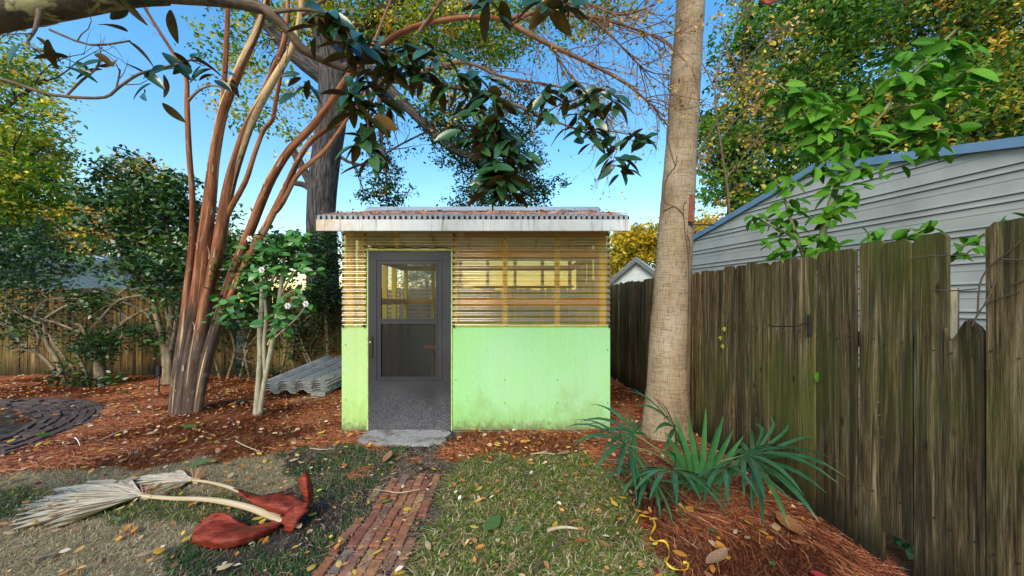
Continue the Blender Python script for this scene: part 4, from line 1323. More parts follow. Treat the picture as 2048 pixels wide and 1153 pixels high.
# dark drooping boughs of the same oak, over the shed roof
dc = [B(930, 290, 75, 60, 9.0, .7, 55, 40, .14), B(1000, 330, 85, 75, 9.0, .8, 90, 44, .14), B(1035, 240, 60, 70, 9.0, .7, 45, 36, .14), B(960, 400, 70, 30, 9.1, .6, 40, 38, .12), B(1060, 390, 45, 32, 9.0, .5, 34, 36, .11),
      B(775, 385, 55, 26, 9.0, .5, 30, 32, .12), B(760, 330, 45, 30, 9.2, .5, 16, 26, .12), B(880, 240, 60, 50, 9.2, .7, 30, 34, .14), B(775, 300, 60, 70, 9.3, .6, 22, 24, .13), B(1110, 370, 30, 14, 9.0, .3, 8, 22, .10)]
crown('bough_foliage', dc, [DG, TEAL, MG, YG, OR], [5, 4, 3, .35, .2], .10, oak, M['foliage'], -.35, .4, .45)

# --- magnolia overhead: lichen-spotted limb, branches, big two-toned leaves
def big_leaf(w, curl, fold, mats, seg=6):
    V, F, mi = [], [], []
    for layer in (0, 1):
        for i in range(seg + 1):
            t = i / seg
            wd = w * (math.sin(math.pi * min(1, t * .94 + .03)) ** .75) * (1.1 - .25 * t)
            z = -curl * t * t
            for s in (-1, 0, 1):
                V.append((s * wd / 2, t, z + fold * abs(s) * wd * .5 - layer * .012))
    n = (seg + 1) * 3
    for i in range(seg):
        for j in range(2):
            a = i * 3 + j
            F.append((a, a + 1, a + 4, a + 3)); mi.append(0)
            F.append((n + a + 3, n + a + 4, n + a + 1, n + a)); mi.append(len(mats) - 1)
    return make_mesh('leaf', V, F, mats, True, midx=mi)
mag_leaf = [big_leaf(random.uniform(.34, .44), random.uniform(-.02, .28), random.uniform(.1, .45), [M['mag_top'], M['mag_under']]) for _ in range(7)]
mg = thing('magnolia_tree', 'magnolia with a lichen spotted limb and big glossy leaves hanging over the garden', 'tree', (-3.9, 1.7, 0))
mp, mr = PL([(-380, 60, 70, 1.9), (-160, 52, 66, 1.95), (0, 28, 60, 2.0), (120, 6, 55, 2.05), (250, -14, 48, 2.1), (330, -12, 38, 2.2)], 2)
limb = smooth_pts([Vector((-3.9, 1.7, -.05)), Vector((-3.86, 1.72, 1.4)), Vector((-3.7, 1.8, 2.5))] + mp, [.20, .16, .12] + mr, 4)
obj('trunk', tubes_mesh('trunk', [(limb[0], limb[1], 16)], M['magnolia_bark'], 16, .03), mg)
mb_ = limbs([
    [(320, -12, 30, 2.2), (400, -2, 22, 2.3), (455, 4, 21, 2.4), (520, 17, 20, 2.5), (545, 30, 19, 2.5), (578, 65, 18, 2.55), (607, 100, 17, 2.6), (673, 132, 14, 2.7), (717, 143, 11, 2.7), (782, 150, 9, 2.7), (847, 150, 9, 2.7), (890, 172, 8, 2.7), (934, 180, 7, 2.7), (990, 197, 7, 2.7), (1042, 215, 6, 2.7), (1085, 234, 5, 2.7), (1150, 258, 4, 2.7), (1200, 280, 4, 2.7), (1235, 300, 3, 2.7)],
    [(0, 158, 7, 2.0), (40, 170, 7, 2.0), (90, 187, 6, 2.0), (150, 195, 6, 2.0), (210, 195, 5, 2.0), (238, 175, 5, 2.0), (275, 150, 5, 2.0), (310, 140, 5, 2.1), (360, 128, 4, 2.1)],
    [(-300, 90, 12, 2.0), (-100, 120, 9, 2.0), (0, 158, 7, 2.0)],
    [(135, 190, 4, 2.0), (165, 160, 4, 2.0), (190, 140, 3, 2.0), (205, 112, 3, 2.0)],
    [(232, 180, 3, 2.0), (238, 152, 3, 2.0), (240, 140, 3, 2.0)],
    [(330, 135, 4, 2.1), (385, 120, 4, 2.15), (420, 135, 3, 2.2), (440, 150, 3, 2.2)],
    [(960, 190, 5, 2.7), (970, 240, 4, 2.65), (990, 300, 4, 2.6), (1000, 365, 3, 2.6)],
    [(1085, 234, 4, 2.7), (1110, 215, 3, 2.7), (1150, 200, 3, 2.7), (1205, 175, 3, 2.7)],
    [(782, 150, 5, 2.7), (750, 190, 4, 2.65), (735, 240, 4, 2.6), (745, 300, 3, 2.6)],
    [(700, 140, 6, 2.7), (740, 100, 5, 2.6), (800, 105, 4, 2.6), (870, 118, 3, 2.6), (905, 150, 3, 2.6)],
    [(80, 20, 10, 2.0), (70, 60, 6, 1.95), (55, 90, 4, 1.9), (100, 105, 4, 1.9)],
    [(540, 25, 8, 2.5), (620, 20, 6, 2.4), (680, 40, 5, 2.4), (700, 80, 4, 2.4)],
    [(400, -2, 8, 2.3), (700, -40, 7, 2.3), (960, -20, 5, 2.4), (975, 0, 4, 2.4)],
    [(960, -20, 5, 2.4), (1060, -14, 4, 2.4), (1130, 4, 3, 2.4)],
    [(1150, 258, 4, 2.7), (1200, 260, 3, 2.7), (1255, 268, 3, 2.7), (1290, 272, 3, 2.7)],
    [(100, 60, 5, 2.0), (180, 90, 4, 2.0), (260, 82, 3, 2.0)],
], 2.4)
add_branches(mg, mb_, twigs(mb_[1:], 3, .22, .004, .05, 1), M['twig_bark'], 8)
OVER = {}
def cluster(px, py, Y, n, size, droop=-.35, meshes=None, parent=None, spread=.05, toward=None, face=0.0, limit=290):
    c = P(px, py, Y)
    ph = random.uniform(0, 6)
    for k in range(n):
        a = ph + k * 2.4 + random.uniform(-.3, .3)
        d = Vector((math.cos(a), math.sin(a), droop + random.uniform(-.45, .35)))
        if face: d.y *= 1 - .5 * face
        d.normalize()
        up = Vector((0, -face, 1 - .6 * face)) + rvec(.42)
        loc, eu, sc = c + d * .012 + rvec(spread * .5), orient(d, up), size * random.uniform(.75, 1.2)
        cnt = OVER.setdefault(parent.name, [0, []])
        cnt[0] += 1
        if cnt[0] <= limit: inst('leaf', random.choice(meshes), parent, loc, eu, sc)
        else: cnt[1].append((loc, eu, sc))
def overflow(parent, meshes, mats):
    it = OVER[parent.name][1]
    if it: leaf_extra('leaf_mass', meshes, mats, it, parent)
for px, py, Y, n, s in [
    (760, 95, 2.6, 7, .15), (800, 125, 2.6, 7, .15), (870, 115, 2.6, 8, .15), (905, 160, 2.6, 7, .15), (740, 165, 2.65, 8, .16), (717, 208, 2.6, 7, .16), (742, 240, 2.6, 7, .16), (722, 278, 2.6, 6, .15), (745, 302, 2.6, 6, .14),
    (785, 115, 2.55, 5, .14), (700, 180, 2.6, 5, .15), (840, 145, 2.65, 6, .15), (960, 150, 2.65, 7, .15), (980, 182, 2.65, 7, .15), (955, 218, 2.65, 7, .14), (985, 238, 2.6, 8, .15), (1005, 268, 2.6, 8, .15), (1010, 300, 2.6, 7, .15), (968, 300, 2.6, 6, .14), (1000, 335, 2.6, 8, .15), (1002, 368, 2.6, 8, .15),
    (945, 275, 2.6, 6, .14), (1035, 292, 2.6, 6, .13), (1030, 330, 2.6, 5, .13), (1095, 182, 2.7, 6, .14), (1088, 212, 2.7, 5, .13), (1150, 182, 2.7, 7, .13), (1180, 203, 2.7, 7, .13), (1155, 240, 2.7, 8, .13), (1205, 180, 2.7, 6, .13), (1222, 200, 2.7, 5, .13), (1195, 252, 2.7, 7, .13), (1185, 275, 2.7, 6, .12),
    (1262, 265, 2.7, 5, .12), (1286, 272, 2.7, 4, .10), (1228, 318, 2.7, 8, .12), (1238, 338, 2.7, 5, .11), (972, 5, 2.4, 7, .15), (1128, 8, 2.4, 8, .14), (1100, 2, 2.4, 5, .14), (662, 28, 2.4, 7, .15), (692, 58, 2.4, 6, .15), (700, 90, 2.4, 6, .14), (640, 55, 2.45, 5, .14),
    (985, 205, 2.62, 7, .15), (1000, 235, 2.6, 7, .15), (968, 262, 2.6, 7, .15), (1022, 312, 2.6, 6, .14), (988, 350, 2.6, 7, .15), (1012, 378, 2.6, 5, .13), (860, 150, 2.6, 6, .15), (820, 95, 2.6, 5, .15), (730, 120, 2.6, 6, .15), (765, 205, 2.6, 6, .15), (60, 88, 1.9, 4, .15), (108, 104, 1.9, 4, .15), (206, 112, 2.0, 3, .13), (240, 140, 2.0, 3, .13), (264, 82, 2.0, 3, .15), (292, 148, 2.1, 4, .12), (330, 128, 2.1, 5, .13), (362, 128, 2.1, 6, .14), (440, 150, 2.2, 5, .13), (418, 132, 2.2, 4, .13), (190, 140, 2.0, 3, .13), (282, 190, 2.1, 3, .12), (330, 10, 2.2, 3, .17), (250, -6, 2.1, 5, .16), (600, 150, 2.6, 4, .12), (610, 168, 2.6, 3, .12)]:
    cluster(px, py, Y, n + 2 if px > 600 else max(2, n - 1), s * (1.24 if px > 600 else 1.0), -.4, mag_leaf, mg, .07, face=.45)
overflow(mg, mag_leaf, [M['mag_top'], M['mag_under']])

# --- sabal-like palm trunk beside the fence
pb = Vector((P(1335, 850, 3.85).x, 3.85, 0))
palm = thing('palm_tree', 'tall ringed palm trunk with peeling grey tan bark standing by the side fence', 'palm tree', tuple(pb))
pp, pr = PL([(1330, 905, 100), (1331, 862, 93), (1333, 830, 88), (1336, 760, 80), (1340, 660, 75), (1345, 560, 70), (1352, 450, 65), (1360, 330, 60), (1368, 200, 57), (1376, 80, 54), (1382, 0, 53), (1392, -180, 50), (1402, -380, 52)], 3.85)
pts, rad = smooth_pts(pp, pr, 8)
rad = [r * (1 + .010 * math.sin(i * 1.9) + random.uniform(-.006, .006)) for i, r in enumerate(rad)]
obj('trunk', tubes_mesh('trunk', [(pts, rad, 28)], M['palm'], 28, .012), palm)
ptop = pts[-1]
def fan_frond(parent, hub, axis, normal, n, spread, L, w, droop, mat, name='leaflet', petiole=None, pr0=.012, pmat=None, label=None, maxx=None, segs=6):
    """one palm frond: petiole (a part) with leaflets radiating from its hub (sub-parts)"""
    axis = Vector(axis).normalized(); normal = Vector(normal); normal = (normal - axis * normal.dot(axis)).normalized()
    side = axis.cross(normal)
    base = Vector(petiole) if petiole is not None else Vector(hub) - axis * .05
    mid = (base + Vector(hub)) / 2 + Vector((0, 0, .06 if petiole is not None else 0))
    q, r = smooth_pts([base, mid, Vector(hub)], [pr0 * 1.4, pr0, pr0 * .8], 4)
    fr = obj('frond', tubes_mesh('frond', [(q, r, 7)], pmat or M['green_stem'], 7), parent, base)
    if label: fr['label'] = label
    for k in range(n):
        f = (k + .5) / n - .5
        a = f * spread + random.uniform(-.06, .06)
        d = axis * math.cos(a) + side * math.sin(a) + normal * random.uniform(-.05, .12)
        d.normalize()
        LL = L * (1 - .28 * abs(f * 2) ** 2) * random.uniform(.86, 1.1)
        ww = w * random.uniform(.85, 1.15)
        V, F = [], []
        p = Vector(hub)
        s = d.cross(normal)
        if s.length < .1: s = side.copy()
        s.normalize()
        dd = d.copy()
        for i in range(segs + 1):
            t = i / segs
            wd = ww * min(1, .25 + 2.2 * t) * (1 - t ** 4 * .93) * .5
            nn = s.cross(dd).normalized()
            V += [p - s * wd + nn * wd * .35, p.copy(), p + s * wd + nn * wd * .35]
            dd = (dd + Vector((0, 0, -droop * (t + .25) * 6 / segs * .5))).normalized()
            p = p + dd * (LL / segs)
            if maxx is not None and p.x > maxx: p.x = maxx
            if p.z < .02: p.z = .02
        for i in range(segs):
            F += [(i*3, i*3+1, i*3+4, i*3+3), (i*3+1, i*3+2, i*3+5, i*3+4)]
        obj(name, make_mesh(name, np.array([tuple(v) for v in V]), F, mat, True), fr, hub)
    return fr
for k in range(12):
    a = k * 2.399
    d = Vector((math.cos(a), math.sin(a), random.uniform(-.1, .8)))
    hub = ptop + d.normalized() * 1.0 + Vector((0, 0, .3))
    fan_frond(palm, hub, d + Vector((0, 0, -.4)), (0, 0, 1), 14, 3.6, .85, .05, .35, M['fan_leaf'], petiole=tuple(ptop + Vector((0, 0, -.05))), pr0=.022, segs=4)
hs = P(1536, -6, 3.55)
q_, r_ = smooth_pts([ptop, ptop + Vector((.55, -.25, .35)), Vector((hs.x + .02, 3.6, ptop.z - .4)), Vector((hs.x, 3.55, hs.z + .2))], [.03, .02, .012, .01], 5)
obj('hanging_stalk', tubes_mesh('hanging_stalk', [(q_, r_, 8)], M['petiole'], 8), palm)
# vine stuck to the palm trunk
def on_trunk(px, py, lift=.006):
    c = min(zip(pts, rad), key=lambda q: abs(q[0].z - P(px, py, 3.65).z))
    for it in range(3):
        pass
    Y = c[0].y - c[1]
    x = P(px, py, Y + .05).x
    dx = max(-.98, min(.98, (x - c[0].x) / c[1]))
    return Vector((c[0].x + dx * (c[1] + lift), c[0].y - math.sqrt(1 - dx * dx) * (c[1] + lift), P(px, py, Y).z))
vn = thing('dead_vine', 'thin dark dead vine clinging to the palm trunk', 'vine', tuple(on_trunk(1372, 640)))
vl = [[(1373, 640), (1374, 560), (1372, 510), (1364, 455), (1362, 432), (1350, 415), (1336, 400), (1332, 372), (1340, 345), (1350, 330), (1352, 310)], [(1345, 412), (1337, 415), (1333, 418)], [(1362, 432), (1362, 412), (1368, 402)], [(1372, 520), (1376, 490), (1370, 470)], [(1350, 330), (1345, 300), (1333, 270), (1336, 240)], [(1373, 640), (1372, 700), (1368, 740)]]
obj('vine_stem', tubes_mesh('vine_stem', [(*smooth_pts([on_trunk(*q) for q in l], [.0045] * len(l), 3), 5) for l in vl], M['dark_stick']), vn)
# red-brown channel and hook on the palm
bk = thing('trunk_bracket', 'red brown metal channel with a thin rod fixed to the palm trunk', 'bracket', tuple(on_trunk(1375, 445)))
a0, a1 = on_trunk(1373.5, 444, .012), on_trunk(1376.5, 390, .012)
for off in (0, .028):
    MB().bar(a0 + Vector((off, -.0 + off * .6, 0)), a1 + Vector((off, off * .6, 0)), .022, .02, (0, 1, 0)).build('channel', M['rust_red'], bk, bevel=.002)
MB().box(tuple(a0 + Vector((-.012, -.016, -.012))), tuple(a0 + Vector((.042, .012, -.002)))).build('end_cap', M['dark_metal'], bk)
mb = MB(); mb.tube([a0 + Vector((-.01, .0, -.025)), a0 + Vector((.10, .005, -.028)), a0 + Vector((.255, .01, -.034))], [.006, .006, .006], 8); mb.build('rod', M['dark_metal'], bk, smooth=True)

# --- small fan palm at the foot of the palm trunk
fb = Vector((1.36, 2.72, .05))
fp = thing('fan_palm', 'small dark green fan palm with drooping fingered leaves at the foot of the tall palm', 'palm', tuple(fb))
for px, py, Y, ax, nr, n, spd, L, w, dr, mt in [
    (1252, 890, 2.50, (-.75, -.35, .45), (.2, -.35, 1), 15, 5.2, .45, .036, .48, 'fan_leaf'),
    (1268, 868, 2.75, (-.6, .2, .6), (0, -.3, 1), 12, 4.4, .40, .032, .5, 'fan_leaf'),
    (1350, 858, 2.80, (-.5, -.2, .5), (.1, -.5, 1), 13, 4.6, .50, .034, .42, 'fan_leaf'),
    (1345, 940, 2.30, (-.15, -.8, .25), (0, -.2, 1), 14, 4.6, .42, .034, .50, 'fan_leaf'),
    (1487, 912, 2.42, (.35, -.65, .4), (0, -.25, 1), 16, 4.8, .52, .036, .46, 'fan_leaf'),
    (1508, 922, 2.60, (.5, -.35, .55), (-.2, -.3, 1), 13, 4.2, .54, .036, .40, 'fan_leaf'),
    (1400, 985, 2.55, (.08, .05, 1), (0, -1, .1), 9, 1.7, .56, .046, .02, 'fan_young'),
    (1405, 975, 2.65, (-.1, .1, .9), (0, -1, .3), 9, 2.6, .46, .034, .18, 'fan_leaf'),
    (1445, 935, 2.35, (.1, -.7, .3), (0, -.2, 1), 10, 3.6, .44, .032, .5, 'fan_leaf'),
    (1300, 955, 2.40, (-.6, -.5, .3), (0, -.25, 1), 11, 3.8, .42, .028, .5, 'fan_leaf')]:
    h = P(px, py, Y)
    fan_frond(fp, h, ax, nr, n, spd, L, w, dr, M[mt], petiole=tuple(fb + rvec(.02)), pr0=.006, maxx=1.95, label='upright young fan of light green fingers' if mt == 'fan_young' else None)

# --- fallen dry fronds with their red-brown sheaths
def dry_fan(parent, hub, targets, n, w):
    """pleated dry blade spread on the ground from the hub towards the targets (ordered)"""
    hub = Vector(hub)
    bl = obj('blade', tubes_mesh('blade', [([hub + Vector((.05, 0, .0)), hub + Vector((-.03, 0, .005))], [.025, .022], 8)], M['petiole'], 8), parent, hub)
    ts = [Vector(t) for t in targets]
    for k in range(n):
        f = k / (n - 1) * (len(ts) - 1); i = min(int(f), len(ts) - 2)
        e = ts[i].lerp(ts[i + 1], f - i) 
        e = hub + (e - hub) * random.uniform(.80, 1.06)
        d = e - hub; L = d.length; d.normalize()
        s = d.cross(Vector((0, 0, 1))).normalized()
        V, F = [], []
        tw_ = random.uniform(-.25, .25); seg = 7
        for j in range(seg + 1):
            t = j / seg
            p = hub + d * (L * t) + Vector((0, 0, .012 - .006 * t + .008 * math.sin(math.pi * t) + .005 * math.sin(k * 1.7 + 6 * t)))
            p += s * (.012 * math.sin(k * 2.3 + t * 4))
            wd = w * min(1, .22 + 1.3 * t) * (1 if t < .72 else max(.10, 1 - (t - .72) * 3.2)) * .5
            up = Vector((0, 0, 1)) * (wd * (.26 if k % 2 else -.02) + tw_ * .3 * wd)
            V += [p - s * wd + up, p - Vector((0, 0, wd * .5)), p + s * wd + up]
        for j in range(seg): F += [(j*3, j*3+1, j*3+4, j*3+3), (j*3+1, j*3+2, j*3+5, j*3+4)]
        obj('leaflet', make_mesh('leaflet', np.array([tuple(v) for v in V]), F, M['dry_frond'], True), bl, hub)
    # shredded fibres standing at the hub
    for k in range(9):
        a = random.uniform(-.9, 1.6)
        e = hub + Vector((math.sin(a) * .12, math.cos(a) * .05, random.uniform(.05, .11)))
        mb = MB(); s = Vector((.004, .002, 0))
        mb.add([hub - s * .5, hub + s * .5, e + s, e - s], [(0, 1, 2, 3)])
        mb.build('shred', M['litter'] if False else M['brown_leaf'], bl, hub)
    return bl

def shell(name, rows, mat, parent, thick=.006, sub=3):
    """curved sheet through a grid of points (list of equal-length rows), given real thickness"""
    rows = [[Vector(p) for p in r] for r in rows]
    rows = [smooth_pts(r, [0] * len(r), sub)[0] for r in rows]
    cols = [smooth_pts([r[i] for r in rows], [0] * len(rows), sub)[0] for i in range(len(rows[0]))]
    m, n = len(cols), len(cols[0])
    V = np.array([[tuple(c) for c in col] for col in cols]).reshape(-1, 3)
    V = V.reshape(m, n, 3)
    rag = RNG.normal(0, .006, (m, 3)); rag2 = RNG.normal(0, .005, (m, 3))
    V[:, 0] += rag; V[:, -1] += rag2
    V[0] += RNG.normal(0, .008, (n, 3)); V[-1] += RNG.normal(0, .006, (n, 3))
    V += (.004 * np.sin(np.arange(n) * 1.9)[None, :, None] + .003 * np.sin(np.arange(m) * 1.3)[:, None, None]) * np.array([0, -1, .5])
    V = V.reshape(-1, 3)
    i = np.arange(m * n).reshape(m, n)
    F = np.stack([i[:-1, :-1], i[:-1, 1:], i[1:, 1:], i[1:, :-1]], -1).reshape(-1, 4)
    o = obj(name, make_mesh(name, V, F, mat, True), parent)
    sm = o.modifiers.new('thickness', 'SOLIDIFY'); sm.thickness = thick
    return o
h1 = G(288, 1000)
f1 = thing('fallen_frond', 'larger dry beige fan frond on the lawn with long stalk and red brown sheath', 'palm frond', tuple(h1), 'dry palm frond pair on the lawn')
dry_fan(f1, h1 + Vector((0, 0, .018)), [G(45, 1075), G(20, 1048), G(30, 1026), G(75, 1000), G(105, 985), G(120, 974), G(215, 962)], 30, .105)
q, r = smooth_pts([h1 + Vector((-.03, 0, .03)), G(345, 1010) + Vector((0, 0, .045)), G(420, 1020) + Vector((0, 0, .07)), G(490, 1034) + Vector((0, 0, .07)), G(545, 1045) + Vector((0, 0, .04)), G(572, 1052) + Vector((0, 0, .03))], [.013, .014, .017, .021, .024, .020], 5)
o = obj('petiole', tubes_mesh('petiole', [(q, r, 10)], M['petiole'], 10), f1); 
Ys = 2.36
shell('sheath', [[P(470, 974, 2.52), P(492, 984, 2.5), P(520, 992, 2.48), P(545, 985, 2.48), P(572, 984, 2.48), P(600, 998, 2.42), P(616, 1012, 2.38)],
                 [P(478, 984, 2.46), P(500, 998, 2.42), P(525, 1004, 2.38), P(550, 1008, 2.36), P(575, 1012, 2.36), P(598, 1016, 2.34), P(612, 1020, 2.34)],
                 [P(486, 996, 2.44), P(508, 1010, 2.40), P(530, 1020, 2.38), P(552, 1030, 2.36), P(570, 1034, 2.34), P(590, 1030, 2.32), P(606, 1026, 2.34)]], M['sheath'], f1)
shell('sheath', [[P(562, 1034, 2.34), P(572, 1024, 2.33), P(590, 1012, 2.34), P(614, 1004, 2.36)],
                 [P(567, 1050, 2.28), P(578, 1044, 2.26), P(594, 1030, 2.28), P(616, 1014, 2.34)],
                 [P(579, 1072, 2.26), P(583, 1064, 2.25), P(595, 1046, 2.26), P(617, 1022, 2.33)]], M['sheath'], f1)
h2 = G(388, 968)
f2 = thing('fallen_frond', 'smaller dry beige fan frond lying behind the larger one on the lawn', 'palm frond', tuple(h2), 'dry palm frond pair on the lawn')
dry_fan(f2, h2 + Vector((0, 0, .016)), [G(300, 1006), G(262, 995), G(228, 978), G(215, 966), G(262, 955), G(330, 950)], 22, .09)
q, r = smooth_pts([h2 + Vector((-.02, 0, .028)), G(420, 978) + Vector((0, 0, .05)), G(460, 992) + Vector((0, 0, .06)), G(500, 1006) + Vector((0, 0, .05))], [.010, .011, .013, .015], 5)
obj('petiole', tubes_mesh('petiole', [(q, r, 10)], M['petiole'], 10), f2)
sh = thing('palm_sheath', 'large curled red brown palm sheath lying nearest the dark soil', 'palm sheath', tuple(G(470, 1085)))
shell('shell', [[P(388, 1064, 2.22), P(402, 1042, 2.25), P(428, 1027, 2.27), P(452, 1027, 2.28), P(475, 1041, 2.27), P(498, 1051, 2.27), P(535, 1045, 2.31), P(563, 1040, 2.35)],
                [P(387, 1069, 2.20), P(403, 1053, 2.23), P(429, 1042, 2.26), P(454, 1044, 2.26), P(477, 1051, 2.24), P(500, 1056, 2.24), P(535, 1049, 2.29), P(563, 1043, 2.34)],
                [P(386, 1073, 2.16), P(404, 1063, 2.18), P(430, 1057, 2.19), P(456, 1057, 2.19), P(479, 1058, 2.19), P(503, 1060, 2.20), P(535, 1052, 2.26), P(562, 1045, 2.32)],
                [P(385, 1079, 2.12), P(405, 1074, 2.10), P(430, 1073, 2.09), P(456, 1072, 2.09), P(481, 1069, 2.10), P(505, 1066, 2.14), P(535, 1058, 2.21), P(561, 1049, 2.30)],
                [P(386, 1085, 2.11), P(407, 1086, 2.08), P(431, 1089, 2.06), P(457, 1088, 2.06), P(482, 1082, 2.08), P(507, 1075, 2.13), P(535, 1065, 2.20), P(560, 1054, 2.29)],
                [P(389, 1090, 2.13), P(409, 1095, 2.10), P(432, 1100, 2.09), P(458, 1098, 2.09), P(484, 1092, 2.11), P(508, 1084, 2.16), P(534, 1072, 2.22), P(559, 1060, 2.29)]], M['sheath'], sh, .006)
s3 = thing('palm_sheath', 'small split red brown palm sheath curling upright beside the path', 'palm sheath', tuple(P(615, 1012, 2.45)))
shell('shell', [[P(594, 962, 2.50), P(599, 953, 2.5), P(608, 945, 2.52), P(615, 946, 2.52), P(621, 950, 2.54)],
                [P(600, 975, 2.46), P(606, 972, 2.44), P(613, 968, 2.44), P(619, 966, 2.48), P(624, 970, 2.54)],
                [P(606, 992, 2.44), P(611, 990, 2.42), P(616, 988, 2.42), P(622, 988, 2.46), P(627, 996, 2.52)],
                [P(611, 1012, 2.44), P(614, 1014, 2.43), P(617, 1014, 2.43), P(621, 1010, 2.45), P(624, 1004, 2.50)]], M['sheath'], s3)

shell('hanging_sheath', [[P(1512, -70, 3.55), P(1514, -20, 3.52), P(1522, 6, 3.50)], [P(1530, -76, 3.48), P(1536, -20, 3.45), P(1540, 11, 3.44)], [P(1552, -70, 3.55), P(1562, -20, 3.52), P(1556, 5, 3.50)]], M['sheath'], palm)
# --- lemon tree behind the side fence
lem_leaf = [big_leaf(random.uniform(.42, .54), random.uniform(-.05, .3), random.uniform(.2, .6), [M['lemon']], 6) for _ in range(6)]
lb = Vector((2.36, 2.72, 0))
lt = thing('lemon_tree', 'young citrus tree with large bright green leaves rising behind the mossy side fence', 'tree', tuple(lb))
ls = limbs([
    [(1636, 520, 13, 2.7), (1645, 470, 12, 2.7), (1655, 430, 12, 2.7), (1668, 390, 11, 2.7), (1682, 345, 10, 2.7), (1700, 310, 8, 2.7), (1730, 270, 7, 2.65), (1770, 220, 7, 2.6), (1800, 180, 6, 2.6), (1840, 135, 6, 2.6), (1880, 90, 5, 2.6), (1910, 62, 4, 2.6)],
    [(1690, 330, 6, 2.7), (1650, 290, 5, 2.7), (1620, 250, 5, 2.7), (1590, 200, 4, 2.7), (1560, 172, 3, 2.7)],
    [(1770, 220, 5, 2.6), (1850, 205, 4, 2.6), (1900, 180, 3, 2.6), (1930, 150, 3, 2.6)],
    [(1745, 250, 5, 2.65), (1820, 275, 4, 2.6), (1870, 262, 3, 2.6), (1900, 258, 3, 2.6)],
    [(1610, 520, 8, 2.75), (1585, 450, 6, 2.75), (1570, 400, 5, 2.75), (1560, 370, 4, 2.75)],
    [(1600, 480, 5, 2.75), (1540, 450, 4, 2.75), (1500, 430, 3, 2.75)],
], 2.7)
low = limbs([[(1772, 520, 5, 2.35), (1790, 490, 4, 2.35), (1840, 462, 4, 2.3), (1868, 452, 3, 2.3)], [(1772, 520, 5, 2.35), (1760, 490, 4, 2.35), (1735, 470, 3, 2.35)], [(1900, 520, 5, 2.2), (1930, 490, 4, 2.15), (1960, 470, 4, 2.1), (2000, 445, 3, 2.1)]], 2.3)
trunk = [([Vector((2.36, 2.72, 0)), P(1600, 600, 2.74), P(1632, 530, 2.7), P(1636, 520, 2.7)], [.022, .018, .017, .016], 8),
         ([Vector((2.36, 2.72, .02)), P(1605, 620, 2.75), P(1610, 520, 2.75)], [.014, .012, .011], 7),
         ([Vector((2.36, 2.72, .02)), P(1750, 640, 2.4), P(1772, 520, 2.35)], [.012, .010, .007], 7),
         ([Vector((2.36, 2.72, .02)), P(1850, 640, 2.3), P(1900, 520, 2.2)], [.012, .010, .007], 7)]
obj('trunk', tubes_mesh('trunk', trunk + [(s[0], s[1], 7) for s in ls + low], M['green_stem'], 7), lt)
for px, py, Y, n, s in [(1545, 180, 2.7, 4, .17), (1580, 200, 2.7, 5, .18), (1605, 185, 2.65, 5, .18), (1625, 230, 2.65, 6, .18), (1655, 220, 2.6, 5, .18), (1640, 270, 2.65, 6, .17), (1665, 250, 2.6, 5, .17), (1700, 195, 2.65, 3, .13), (1615, 300, 2.7, 6, .16), (1660, 305, 2.65, 6, .16), (1700, 280, 2.6, 5, .17), (1720, 250, 2.65, 5, .16),
    (1740, 270, 2.6, 5, .16), (1790, 160, 2.6, 6, .18), (1770, 200, 2.6, 5, .18), (1815, 115, 2.6, 5, .19), (1840, 150, 2.55, 6, .19), (1870, 130, 2.55, 6, .19), (1900, 75, 2.55, 6, .18), (1920, 95, 2.55, 5, .18), (1885, 190, 2.55, 5, .19), (1925, 150, 2.55, 5, .19), (1840, 215, 2.55, 5, .18), (1870, 175, 2.6, 5, .18), (1930, 190, 2.55, 4, .17), (1800, 240, 2.6, 5, .17),
    (1860, 255, 2.55, 5, .17), (1900, 262, 2.55, 4, .15), (1880, 290, 2.55, 4, .15), (1820, 285, 2.6, 3, .15), (1780, 330, 2.6, 3, .13), (1640, 340, 2.65, 5, .15), (1690, 340, 2.65, 5, .14), (1720, 330, 2.6, 4, .14), (1660, 380, 2.65, 5, .14), (1700, 385, 2.65, 4, .15), (1690, 415, 2.6, 4, .14), (1655, 430, 2.65, 5, .14), (1640, 470, 2.65, 5, .15), (1665, 490, 2.6, 3, .13),
    (1560, 365, 2.75, 5, .13), (1580, 380, 2.75, 4, .13), (1565, 410, 2.75, 5, .12), (1595, 430, 2.75, 5, .12), (1540, 440, 2.75, 5, .12), (1505, 435, 2.75, 4, .11), (1580, 460, 2.75, 6, .12), (1610, 490, 2.75, 5, .12), (1545, 480, 2.75, 5, .12), (1560, 500, 2.75, 5, .12), (1590, 505, 2.75, 5, .12),
    (1735, 475, 2.35, 4, .12), (1765, 480, 2.35, 3, .12), (1790, 480, 2.35, 4, .12), (1825, 462, 2.3, 4, .13), (1866, 452, 2.3, 3, .13), (1930, 490, 2.15, 4, .11), (1960, 470, 2.1, 3, .10), (2003, 445, 2.1, 3, .11), (1900, 520, 2.2, 3, .10)]:
    cluster(px, py, Y, n + 2, s * .84, -.45, lem_leaf, lt, .065, face=.55)
overflow(lt, lem_leaf, [M['lemon']])

